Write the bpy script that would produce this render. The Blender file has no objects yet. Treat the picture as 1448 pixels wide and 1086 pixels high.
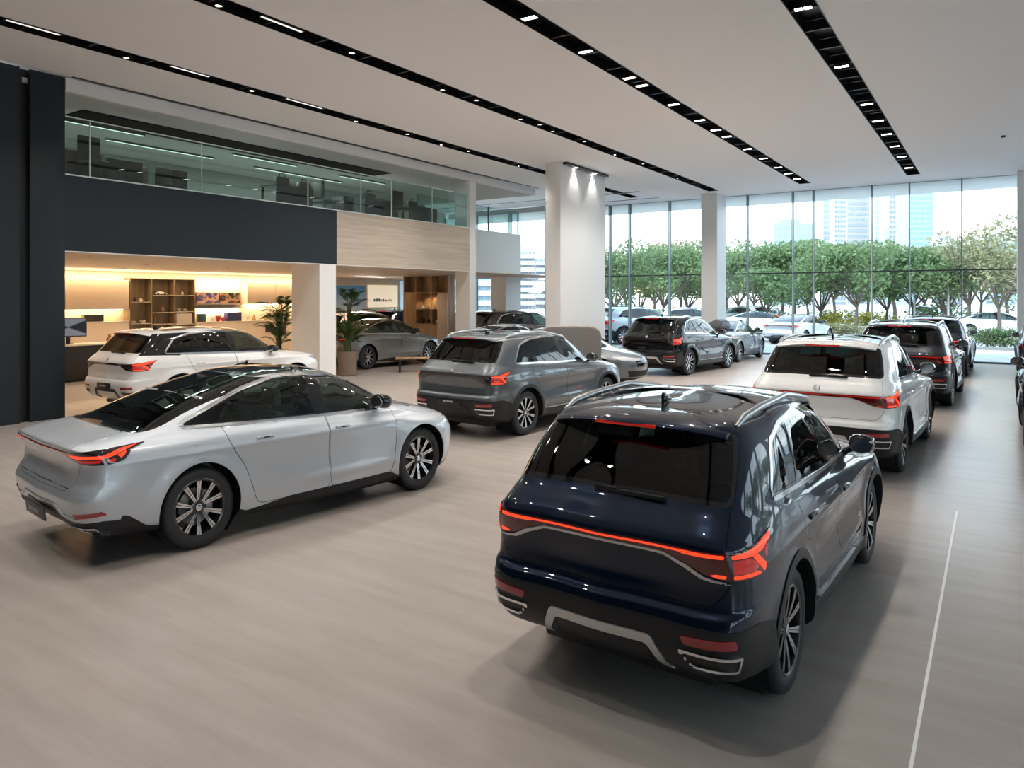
SKY, SUN, EXPO = 1.6, 1.6, 1.38
import bpy, bmesh, math, random
import numpy as np
from mathutils import Vector, Matrix
random.seed(7)
SC = bpy.context.scene
COL = SC.collection
PI = math.pi

# ------------------------------------------------------------------ objects
def mesh_raw(name, V, F, N=None, smooth=True):
    me = bpy.data.meshes.new(name)
    V = np.asarray(V, dtype=np.float64).reshape(-1, 3)
    if isinstance(F, np.ndarray) and F.ndim == 2:
        n, k = F.shape
        me.vertices.add(len(V)); me.vertices.foreach_set('co', V.ravel())
        me.loops.add(n * k); me.loops.foreach_set('vertex_index', F.astype(np.int32).ravel())
        me.polygons.add(n)
        me.polygons.foreach_set('loop_start', np.arange(0, n * k, k, dtype=np.int32))
        me.update(calc_edges=True)
    else:
        me.from_pydata([tuple(v) for v in V], [], [tuple(int(i) for i in f) for f in F])
    if smooth:
        me.polygons.foreach_set('use_smooth', np.ones(len(me.polygons), dtype=bool))
    me.validate()
    me.update()
    if N is not None and len(N) == len(me.vertices):
        me.normals_split_custom_set_from_vertices([tuple(v) for v in N])
    return me

def obj(name, me, mat=None, parent=None, loc=None, rz=None):
    o = bpy.data.objects.new(name, me)
    COL.objects.link(o)
    if mat is not None and me is not None:
        if len(me.materials) == 0:
            me.materials.append(mat)
    if parent is not None:
        o.parent = parent
    if loc is not None:
        o.location = loc
    if rz is not None:
        o.rotation_euler = (0, 0, rz)
    return o

def tag(o, label=None, cat=None, group=None, kind=None):
    if label: o['label'] = label
    if cat: o['category'] = cat
    if group: o['group'] = group
    if kind: o['kind'] = kind
    return o

def empty(name, loc=(0, 0, 0), rz=0.0, label=None, cat=None, group=None):
    o = bpy.data.objects.new(name, None)
    COL.objects.link(o)
    o.empty_display_size = 0.1
    o.location = loc
    o.rotation_euler = (0, 0, rz)
    return tag(o, label, cat, group)

def copy_tree(o, parent=None):
    c = o.copy()
    COL.objects.link(c)
    if parent is not None:
        c.parent = parent
    for ch in list(o.children):
        copy_tree(ch, c)
    return c

class MB:
    """collects shapes into one mesh"""
    def __init__(s): s.V = []; s.F = []
    def add(s, V, F):
        b = len(s.V); s.V += [tuple(v) for v in V]; s.F += [tuple(i + b for i in f) for f in F]; return s
    def box(s, x0, x1, y0, y1, z0, z1):
        V = [(x, y, z) for z in (z0, z1) for y in (y0, y1) for x in (x0, x1)]
        return s.add(V, [(0, 2, 3, 1), (4, 5, 7, 6), (0, 1, 5, 4), (2, 6, 7, 3), (0, 4, 6, 2), (1, 3, 7, 5)])
    def tube(s, pts, r, n=10, caps=True):
        pts = [Vector(p) for p in pts]; m = len(pts)
        rs = r if isinstance(r, (list, tuple)) else [r] * m
        V = []; F = []
        up = None
        for i, p in enumerate(pts):
            t = (pts[min(i + 1, m - 1)] - pts[max(i - 1, 0)]).normalized()
            if up is None:
                a = Vector((0, 0, 1)) if abs(t.z) < .9 else Vector((1, 0, 0))
                up = (a - t * a.dot(t)).normalized()
            else:
                up = (up - t * up.dot(t)).normalized()
            sd = t.cross(up)
            for k in range(n):
                an = 2 * PI * k / n
                V.append(p + (up * math.cos(an) + sd * math.sin(an)) * rs[i])
        for i in range(m - 1):
            for k in range(n):
                k2 = (k + 1) % n
                F.append((i * n + k, i * n + k2, (i + 1) * n + k2, (i + 1) * n + k))
        if caps:
            F.append(tuple(range(n))[::-1]); F.append(tuple((m - 1) * n + k for k in range(n)))
        return s.add(V, F)
    def lathe(s, prof, n=24, c=(0, 0, 0), axis='z', ring=False):
        V = []; F = []; m = len(prof)
        for (r, h) in prof:
            for k in range(n):
                a = 2 * PI * k / n
                p = (r * math.cos(a), r * math.sin(a), h)
                if axis == 'y': p = (p[0], p[2], p[1])
                if axis == 'x': p = (p[2], p[0], p[1])
                V.append((p[0] + c[0], p[1] + c[1], p[2] + c[2]))
        for i in range(m - 1):
            for k in range(n):
                k2 = (k + 1) % n
                f = (i * n + k, i * n + k2, (i + 1) * n + k2, (i + 1) * n + k)
                F.append(f[::-1] if axis == 'y' else f)
        if ring: return s.add(V, F)
        if prof[0][0] > 1e-6: F.append(tuple(range(n)) if axis == 'y' else tuple(range(n))[::-1])
        if prof[-1][0] > 1e-6:
            f = tuple((m - 1) * n + k for k in range(n)); F.append(f[::-1] if axis == 'y' else f)
        return s.add(V, F)
    def prism(s, poly, h0, h1, plane='xy'):
        """extrude a 2D polygon between h0 and h1 along the third axis"""
        n = len(poly); V = []
        for h in (h0, h1):
            for a, b in poly:
                V.append({'xy': (a, b, h), 'xz': (a, h, b), 'yz': (h, a, b)}[plane])
        F = [tuple(range(n))[::-1], tuple(range(n, 2 * n))]
        for k in range(n):
            k2 = (k + 1) % n
            F.append((k, k2, n + k2, n + k))
        return s.add(V, F)
    def mesh(s, name, smooth=False, bevel=0.0, seg=2, angle=30):
        me = bpy.data.meshes.new(name)
        me.from_pydata(s.V, [], s.F)
        bm = bmesh.new(); bm.from_mesh(me)
        bmesh.ops.recalc_face_normals(bm, faces=bm.faces)
        if bevel > 0:
            es = [e for e in bm.edges if len(e.link_faces) == 2 and e.calc_face_angle(0) > math.radians(angle)]
            bmesh.ops.bevel(bm, geom=es, offset=bevel, segments=seg, profile=.5, affect='EDGES', clamp_overlap=True)
        if smooth or bevel > 0:
            for f in bm.faces: f.smooth = True
            for e in bm.edges:
                if len(e.link_faces) == 2 and e.calc_face_angle(0) > math.radians(42): e.smooth = False
        bm.to_mesh(me); bm.free(); me.update()
        return me
    def build(s, name, mat, parent=None, loc=None, rz=None, smooth=False, bevel=0.0, seg=2, angle=30):
        return obj(name, s.mesh(name, smooth, bevel, seg, angle), mat, parent, loc, rz)

# ------------------------------------------------------------------ materials
def mat(name, col=(.8, .8, .8), rough=.5, metal=0.0, spec=.5, coat=0.0, coat_rough=.03, emit=None, estr=0.0):
    m = bpy.data.materials.new(name); m.use_nodes = True
    b = m.node_tree.nodes['Principled BSDF']
    b.inputs['Base Color'].default_value = (*col, 1)
    b.inputs['Roughness'].default_value = rough
    b.inputs['Metallic'].default_value = metal
    b.inputs['Specular IOR Level'].default_value = spec
    b.inputs['Coat Weight'].default_value = coat
    b.inputs['Coat Roughness'].default_value = coat_rough
    if emit:
        b.inputs['Emission Color'].default_value = (*emit, 1)
        b.inputs['Emission Strength'].default_value = estr
    return m

def nodes_of(m):
    nt = m.node_tree
    return nt, nt.nodes, nt.links, nt.nodes['Principled BSDF']

def noise_col(m, c1, c2, scale=5.0, detail=4, stretch=(1, 1, 1), lo=.35, hi=.65, bump=0.0, coord='Object', bdist=.01):
    nt, nd, ln, b = nodes_of(m)
    tc = nd.new('ShaderNodeTexCoord'); mp = nd.new('ShaderNodeMapping')
    mp.inputs['Scale'].default_value = stretch
    ns = nd.new('ShaderNodeTexNoise'); ns.inputs['Scale'].default_value = scale; ns.inputs['Detail'].default_value = detail
    cr = nd.new('ShaderNodeValToRGB')
    cr.color_ramp.elements[0].position = lo; cr.color_ramp.elements[0].color = (*c1, 1)
    cr.color_ramp.elements[1].position = hi; cr.color_ramp.elements[1].color = (*c2, 1)
    ln.new(tc.outputs[coord], mp.inputs['Vector']); ln.new(mp.outputs[0], ns.inputs['Vector'])
    ln.new(ns.outputs['Fac'], cr.inputs['Fac']); ln.new(cr.outputs[0], b.inputs['Base Color'])
    if bump > 0:
        bp = nd.new('ShaderNodeBump'); bp.inputs['Strength'].default_value = bump; bp.inputs['Distance'].default_value = bdist
        ln.new(ns.outputs['Fac'], bp.inputs['Height']); ln.new(bp.outputs[0], b.inputs['Normal'])
    return m

def glass_mat(name, tint, ior=1.5, rough=0.0, refl=(1, 1, 1), boost=1.0):
    """thin sheet of tinted glass: fresnel reflection over a tinted see-through"""
    m = bpy.data.materials.new(name); m.use_nodes = True
    nt = m.node_tree; nd = nt.nodes; ln = nt.links
    nd.clear()
    out = nd.new('ShaderNodeOutputMaterial'); mix = nd.new('ShaderNodeMixShader')
    tr = nd.new('ShaderNodeBsdfTransparent'); tr.inputs['Color'].default_value = (*tint, 1)
    gl = nd.new('ShaderNodeBsdfGlossy'); gl.inputs['Roughness'].default_value = rough; gl.inputs['Color'].default_value = (*refl, 1)
    fr = nd.new('ShaderNodeFresnel'); ge = nd.new('ShaderNodeNewGeometry'); mr = nd.new('ShaderNodeMapRange')
    mr.inputs[3].default_value = ior; mr.inputs[4].default_value = 1 / ior
    ln.new(ge.outputs['Backfacing'], mr.inputs[0]); ln.new(mr.outputs[0], fr.inputs['IOR'])
    fac = fr.outputs[0]
    if boost != 1.0:
        mm = nd.new('ShaderNodeMath'); mm.operation = 'MULTIPLY'; mm.use_clamp = True
        mm.inputs[1].default_value = boost; ln.new(fac, mm.inputs[0]); fac = mm.outputs[0]
    ln.new(fac, mix.inputs['Fac']); ln.new(tr.outputs[0], mix.inputs[1]); ln.new(gl.outputs[0], mix.inputs[2])
    ln.new(mix.outputs[0], out.inputs['Surface'])
    return m

def paint(name, col, metal=0.0, rough=.35, flake=0.0):
    m = mat(name, col, rough, metal, .5, 1.0, .02)
    return m

def box_obj(name, x0, x1, y0, y1, z0, z1, m, parent=None, bevel=0.0, kind=None):
    o = MB().box(x0, x1, y0, y1, z0, z1).build(name, m, parent, bevel=bevel)
    if kind: o['kind'] = kind
    return o

# ------------------------------------------------------------------ splines, distance fields
def cspline(tk, yk, t):
    tk = np.asarray(tk, float); yk = np.asarray(yk, float); n = len(tk)
    h = np.diff(tk)
    A = np.zeros((n, n)); B = np.zeros(yk.shape)
    A[0, 0] = A[-1, -1] = 1
    for i in range(1, n - 1):
        A[i, i - 1] = h[i - 1]; A[i, i] = 2 * (h[i - 1] + h[i]); A[i, i + 1] = h[i]
        B[i] = 6 * ((yk[i + 1] - yk[i]) / h[i] - (yk[i] - yk[i - 1]) / h[i - 1])
    M = np.linalg.solve(A, B.reshape(n, -1)).reshape(yk.shape)
    j = np.clip(np.searchsorted(tk, t, side='right') - 1, 0, n - 2)
    sh = (len(t),) + (1,) * (yk.ndim - 1)
    hj = h[j].reshape(sh); a = (tk[j + 1] - t).reshape(sh); b = (t - tk[j]).reshape(sh)
    return (M[j] * a ** 3 + M[j + 1] * b ** 3) / (6 * hj) + (yk[j] / hj - M[j] * hj / 6) * a + (yk[j + 1] / hj - M[j + 1] * hj / 6) * b

def pchip(tk, yk, t):
    tk = np.asarray(tk, float); yk = np.asarray(yk, float); n = len(tk)
    sh = (n - 1,) + (1,) * (yk.ndim - 1)
    h = np.diff(tk).reshape(sh); dl = np.diff(yk, axis=0) / h
    d = np.zeros_like(yk)
    w1 = 2 * h[1:] + h[:-1]; w2 = h[1:] + 2 * h[:-1]
    a, b = dl[:-1], dl[1:]
    ok = (a * b) > 0
    with np.errstate(divide='ignore', invalid='ignore'):
        hm = (w1 + w2) / (w1 / a + w2 / b)
    d[1:-1] = np.where(ok, hm, 0)
    d[0] = dl[0]; d[-1] = dl[-1]
    j = np.clip(np.searchsorted(tk, t, side='right') - 1, 0, n - 2)
    s2 = (len(t),) + (1,) * (yk.ndim - 1)
    hj = np.diff(tk)[j].reshape(s2); s = ((t - tk[j]).reshape(s2)) / hj
    h00 = 2 * s ** 3 - 3 * s ** 2 + 1; h10 = s ** 3 - 2 * s ** 2 + s; h01 = -2 * s ** 3 + 3 * s ** 2; h11 = s ** 3 - s ** 2
    return h00 * yk[j] + h10 * hj * d[j] + h01 * yk[j + 1] + h11 * hj * d[j + 1]

def chaikin(P, n=3, closed=True, k=.25):
    P = np.asarray(P, float)
    for _ in range(n):
        Q = np.roll(P, -1, axis=0)
        if not closed:
            a, b = P[:-1], P[1:]
            R = np.empty((2 * len(a), 2)); R[0::2] = a * (1 - k) + b * k; R[1::2] = a * k + b * (1 - k)
            P = np.vstack([P[:1], R, P[-1:]])
        else:
            R = np.empty((2 * len(P), 2)); R[0::2] = P * (1 - k) + Q * k; R[1::2] = P * k + Q * (1 - k); P = R
    return P

def rpoly(P, r=.03, n=4):
    """polygon with every corner rounded by about r"""
    P = [np.array(p, float) for p in P]; out = []; m = len(P)
    for i in range(m):
        a, b, c = P[i - 1], P[i], P[(i + 1) % m]
        la, lc = np.linalg.norm(a - b), np.linalg.norm(c - b)
        ra, rc = min(r, la * .45), min(r, lc * .45)
        p0 = b + (a - b) / la * ra; p2 = b + (c - b) / lc * rc
        for k in range(n + 1):
            s = k / n
            out.append(p0 * (1 - s) ** 2 + 2 * b * s * (1 - s) + p2 * s * s)
    return np.array(out)

def sd_poly(px, pz, P):
    P = np.asarray(P, float); n = len(P)
    d = np.full(px.shape, 1e9); inside = np.zeros(px.shape, bool)
    for i in range(n):
        ax, az = P[i]; bx, bz = P[(i + 1) % n]
        ex, ez = bx - ax, bz - az; wx, wz = px - ax, pz - az
        L = ex * ex + ez * ez + 1e-18
        t = np.clip((wx * ex + wz * ez) / L, 0, 1)
        d = np.minimum(d, (wx - ex * t) ** 2 + (wz - ez * t) ** 2)
        c = ((az > pz) != (bz > pz))
        with np.errstate(divide='ignore', invalid='ignore'):
            xi = ax + (pz - az) * ex / (ez if ez != 0 else 1e-18)
        inside ^= c & (px < xi)
    d = np.sqrt(d)
    return np.where(inside, -d, d)

def sd_line(px, pz, P):
    d = np.full(px.shape, 1e9)
    for (ax, az), (bx, bz) in zip(P[:-1], P[1:]):
        ex, ez = bx - ax, bz - az; wx, wz = px - ax, pz - az
        t = np.clip((wx * ex + wz * ez) / (ex * ex + ez * ez + 1e-18), 0, 1)
        d = np.minimum(d, (wx - ex * t) ** 2 + (wz - ez * t) ** 2)
    return np.sqrt(d)

# ------------------------------------------------------------------ surfaces that can be cut
class Surf:
    """triangles with positions V, normals N and side values A"""
    def __init__(s, V, N, A, T): s.V, s.N, s.A, s.T = V, N, A, T
    @property
    def x(s): return s.V[:, 0]
    @property
    def y(s): return s.V[:, 1]
    @property
    def z(s): return s.V[:, 2]
    @property
    def s(s): return s.A[:, 0]
    def compact(s):
        if len(s.T) == 0: return s
        u, inv = np.unique(s.T.ravel(), return_inverse=True)
        return Surf(s.V[u], s.N[u], s.A[u], inv.reshape(-1, 3))
    def cut(s, f):
        f = np.where(np.abs(f) < 2e-5, 2e-5, f)
        ins = f < 0
        cnt = ins[s.T].sum(1)
        Tin, Tout = [s.T[cnt == 3]], [s.T[cnt == 0]]
        V, N, A = [s.V], [s.N], [s.A]
        base = len(s.V)
        for k in (1, 2):
            T = s.T[cnt == k]
            if len(T) == 0: continue
            i3 = ins[T]
            odd = np.argmax(i3 if k == 1 else ~i3, axis=1)
            r = np.arange(len(T))
            a, b, c = T[r, odd], T[r, (odd + 1) % 3], T[r, (odd + 2) % 3]
            idx = []
            E = np.vstack([np.stack([a, b], 1), np.stack([a, c], 1)])
            Es = np.sort(E, 1)
            ue, inv = np.unique(Es, axis=0, return_inverse=True)
            inv = inv.ravel()
            t = (f[ue[:, 0]] / (f[ue[:, 0]] - f[ue[:, 1]]))[:, None]
            V.append(s.V[ue[:, 0]] * (1 - t) + s.V[ue[:, 1]] * t)
            nn = s.N[ue[:, 0]] * (1 - t) + s.N[ue[:, 1]] * t
            N.append(nn / (np.linalg.norm(nn, axis=1, keepdims=True) + 1e-12))
            A.append(s.A[ue[:, 0]] * (1 - t) + s.A[ue[:, 1]] * t)
            ab = base + inv[:len(T)]; ac = base + inv[len(T):]
            base += len(ue)
            one = np.stack([a, ab, ac], 1)
            two = np.vstack([np.stack([ab, b, c], 1), np.stack([ab, c, ac], 1)])
            (Tin if k == 1 else Tout).append(one); (Tout if k == 1 else Tin).append(two)
        V = np.vstack(V); N = np.vstack(N); A = np.vstack(A)
        return Surf(V, N, A, np.vstack(Tin)).compact(), Surf(V, N, A, np.vstack(Tout)).compact()
    def take(s, f): return s.cut(f)[0]
    def drop(s, f): return s.cut(f)[1]
    def offset(s, d): return Surf(s.V + s.N * d, s.N, s.A, s.T)
    def flipped(s): return Surf(s.V, -s.N, s.A, s.T[:, ::-1])
    def mirror(s):
        m = np.array([1, -1, 1.0])
        return Surf(s.V * m, s.N * m, s.A, s.T[:, ::-1])
    def __add__(s, o):
        if len(o.T) == 0: return s
        if len(s.T) == 0: return o
        return Surf(np.vstack([s.V, o.V]), np.vstack([s.N, o.N]), np.vstack([s.A, o.A]), np.vstack([s.T, o.T + len(s.V)]))
    def both(s): return s + s.mirror()
    def skirt(s, depth):
        """walls from the open border down along the normals, so the piece has thickness"""
        if len(s.T) == 0: return s
        key = np.round(s.V, 6)
        _, inv = np.unique(key, axis=0, return_inverse=True); inv = inv.ravel()
        E = np.vstack([s.T[:, [0, 1]], s.T[:, [1, 2]], s.T[:, [2, 0]]])
        K = np.sort(inv[E], 1)
        _, iv, ct = np.unique(K, axis=0, return_inverse=True, return_counts=True)
        B = E[ct[iv.ravel()] == 1]
        B = B[(np.abs(s.V[B[:, 0], 1]) > 1e-5) | (np.abs(s.V[B[:, 1], 1]) > 1e-5)]
        if len(B) == 0: return s
        a, b = B[:, 0], B[:, 1]; n = len(B)
        Va, Vb = s.V[a], s.V[b]; Na, Nb = s.N[a], s.N[b]
        e = Vb - Va
        fn = np.cross(e, Na); fn /= (np.linalg.norm(fn, axis=1, keepdims=True) + 1e-12)
        W = np.vstack([Va, Vb, Vb - Nb * depth, Va - Na * depth])
        WN = np.vstack([fn] * 4); WA = np.vstack([s.A[a], s.A[b], s.A[b], s.A[a]])
        i = np.arange(n)
        WT = np.vstack([np.stack([i + n, i, i + 3 * n], 1), np.stack([i + n, i + 3 * n, i + 2 * n], 1)])
        return s + Surf(W, WN, WA, WT)
    def build(s, name, m, parent=None):
        if len(s.T) == 0: return None
        return obj(name, mesh_raw(name, s.V, s.T, s.N), m, parent)
# ------------------------------------------------------------------ cars
M = {}
def car_materials():
    M['tyre'] = mat('tyre_rubber', (.018, .018, .019), .62)
    M['rim'] = mat('machined_alloy', (.72, .73, .75), .22, 1.0)
    M['rim_dark'] = mat('gloss_black_alloy', (.02, .021, .023), .25, .3, coat=.6)
    M['disc'] = mat('brake_steel', (.42, .42, .43), .35, 1.0)
    M['clad'] = mat('black_cladding', (.011, .012, .014), .42, spec=.35)
    M['gloss'] = mat('gloss_black', (.008, .008, .010), .08, coat=.5)
    M['gap'] = mat('panel_gap', (.004, .004, .004), .8)
    M['chrome'] = mat('satin_chrome', (.74, .76, .78), .16, 1.0)
    M['silver'] = mat('silver_trim', (.56, .57, .58), .30, .9)
    M['lining'] = mat('cabin_lining', (.035, .035, .038), .8)
    M['seat'] = mat('seat_leather', (.16, .165, .17), .5)
    M['seat_pale'] = mat('pale_seat_leather', (.42, .42, .41), .5)
    M['glass'] = glass_mat('car_glass', (.25, .33, .29), 1.52, boost=1.25)
    M['privacy'] = glass_mat('privacy_glass', (.055, .068, .064), 1.52, boost=1.15)
    M['lampbase'] = mat('lamp_smoked_red', (.10, .004, .004), .06, coat=1.0)
    M['lampdark'] = mat('lamp_smoked_black', (.02, .012, .014), .06, coat=1.0)
    M['lampon'] = mat('lamp_lit_red', (.6, .02, .01), .2, emit=(1.0, .045, .012), estr=.62)
    M['lampred'] = mat('lamp_red_lens', (.45, .012, .010), .12, coat=1.0, emit=(1.0, .03, .01), estr=.07)
    M['reflector'] = mat('red_reflector', (.30, .006, .010), .15, coat=1.0)
    M['headlamp'] = mat('headlamp_lens', (.55, .58, .62), .06, .3, coat=1.0)
    M['plate'] = mat('plate_black', (.012, .012, .014), .35)
    M['platetext'] = mat('plate_lettering', (.5, .5, .5), .5)
    M['pipe'] = mat('exhaust_inner', (.01, .01, .01), .5)

def car_surface(sp):
    L = sp['L']; R = sp['rings']; xc0, xc1, zc0, zc1 = sp['centre']
    rings = []
    for (xr, zr, rc, xf, zf, fc, w, z) in R:
        xa, xb = xr + rc, xf - fc
        def q(v, t):
            return v[0] * 2 * (t - .5) * (t - 1) + v[1] * 4 * t * (1 - t) + v[2] * 2 * t * (t - .5)
        P = [(xr, 0, zr), (xr + .018 * sp.get('bow', 1), .46 * w[0], zr * .93 + z[0] * .07), (xr + rc * .20, .895 * w[0], zr * .6 + z[0] * .4)]
        for k in range(7):
            t = k / 6
            P.append((xa + (xb - xa) * t, q(w, t), q(z, t)))
        P += [(xf - fc * .36, .80 * w[2], z[2] * .6 + zf * .4), (xf - fc * .10, .43 * w[2], z[2] * .1 + zf * .9), (xf, 0, zf)]
        rings.append(P)
    n = len(rings[0])
    rings.append([(xc0 + (xc1 - xc0) * k / (n - 1), 0, zc0 + (zc1 - zc0) * k / (n - 1) + sp.get('crown', .0) * 4 * (k / (n - 1)) * (1 - k / (n - 1))) for k in range(n)])
    G = np.array(rings, float)                       # ring, control point, xyz
    ext = np.concatenate([G[:, 2:0:-1] * [1, -1, 1], G, G[:, -2:-4:-1] * [1, -1, 1]], axis=1)
    ch = np.linalg.norm(np.diff(ext[4:12], axis=1), axis=2).mean(0)
    tk = np.concatenate([[0], np.cumsum(np.maximum(ch, .02))])
    seg = sp.get('useg', [16, 14, 22, 22, 14, 14, 14, 14, 20, 12, 9, 9])
    tu = np.concatenate([np.linspace(tk[i + 2], tk[i + 3], s, endpoint=False) for i, s in enumerate(seg)] + [[tk[n + 1]]])
    C = cspline(tk, ext.transpose(1, 0, 2), tu).transpose(1, 0, 2)    # ring, u, xyz
    C[-1, :, 1] = 0; C[:, 0, 1] = 0; C[:, -1, 1] = 0
    C[:, :, 1] = np.maximum(C[:, :, 1], 0)
    hv = np.concatenate([[0], np.cumsum(np.linalg.norm(np.diff(C, axis=0), axis=2).mean(1))])
    vs = [12 if 1 <= i < 10 else 6 for i in range(len(hv) - 1)]
    tv = np.concatenate([np.linspace(hv[i], hv[i + 1], vs[i], endpoint=False) for i in range(len(hv) - 1)] + [[hv[-1]]])
    ringv = np.concatenate([np.linspace(i, i + 1, vs[i], endpoint=False) for i in range(len(hv) - 1)] + [[len(hv) - 1]])
    S = pchip(hv, C, tv)                              # v, u, xyz
    # sculpting on the flanks
    X, Y, Z = S[..., 0], S[..., 1], S[..., 2]
    side = np.clip((Y - .5) / .25, 0, 1)
    dy = np.zeros_like(X)
    for (xa, r, amp, wd) in sp['flares']:
        rr = np.hypot(X - xa, Z - r)
        dy += amp * np.exp(-((rr - sp['Ra']) / wd) ** 2) * (Z < sp['belt'])
    for (x0, z0, sx, sz, amp) in sp['sculpt']:
        dy += amp * np.exp(-((X - x0) / sx) ** 2 - ((Z - z0) / sz) ** 2)
    S[..., 1] += dy * side
    for (y0, z0, sy, sz, amp) in sp.get('tail_sculpt', []):
        S[..., 0] += amp * np.exp(-((Y - y0) / sy) ** 2 - ((Z - z0) / sz) ** 2) * (X < .6)
    nv, nu = S.shape[:2]
    E = np.concatenate([S[:, 1:2] * [1, -1, 1], S, S[:, -2:-1] * [1, -1, 1]], axis=1)
    du = E[:, 2:] - E[:, :-2]
    dv = np.gradient(S, axis=0)
    N = np.cross(dv, du)
    N[:, 0, 1] = 0; N[:, -1, 1] = 0
    N[-1] = (0, 0, 1)
    N /= np.linalg.norm(N, axis=2, keepdims=True) + 1e-12
    kc = sum(vs[:sp['crest']])
    s_ = np.concatenate([[0], np.cumsum(np.linalg.norm(np.diff(S[kc], axis=0), axis=1))])
    A = np.zeros((nv, nu, 3)); A[..., 0] = s_[None, :]
    A[..., 1] = np.linspace(0, 1, nu)[None, :]
    A[..., 2] = ringv[:, None]
    ids = np.arange(nv * nu).reshape(nv, nu)
    a, b, c, d = ids[:-1, :-1].ravel(), ids[:-1, 1:].ravel(), ids[1:, 1:].ravel(), ids[1:, :-1].ravel()
    T = np.vstack([np.stack([a, b, c], 1), np.stack([a, c, d], 1)])
    V = S.reshape(-1, 3)
    ar = np.linalg.norm(np.cross(V[T[:, 1]] - V[T[:, 0]], V[T[:, 2]] - V[T[:, 0]]), axis=1)
    T = T[ar > 1e-10]
    # winding so that faces look outward
    fn = np.cross(V[T[:, 1]] - V[T[:, 0]], V[T[:, 2]] - V[T[:, 0]])
    bad = (fn * N.reshape(-1, 3)[T].sum(1)).sum(1) < 0
    T[bad] = T[bad][:, ::-1]
    return Surf(V, N.reshape(-1, 3), A.reshape(-1, 3), T), S

def sidey(S, x, z):
    """half width of the flank near (x, z)"""
    m = S[..., 1] > .35
    d = (S[..., 0] - x) ** 2 + (S[..., 2] - z) ** 2
    d = np.where(m, d, 1e9)
    i = np.argsort(d.ravel())[:4]
    w = 1 / (d.ravel()[i] + 1e-6)
    return float((S[..., 1].ravel()[i] * w).sum() / w.sum())

def topz(S, x, y):
    d = (S[..., 0] - x) ** 2 + (S[..., 1] - y) ** 2 + np.where(S[..., 2] < 1.1, 1e6, 0)
    i = np.argsort(d.ravel())[:4]
    w = 1 / (d.ravel()[i] + 1e-6)
    return float((S[..., 2].ravel()[i] * w).sum() / w.sum())

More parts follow.
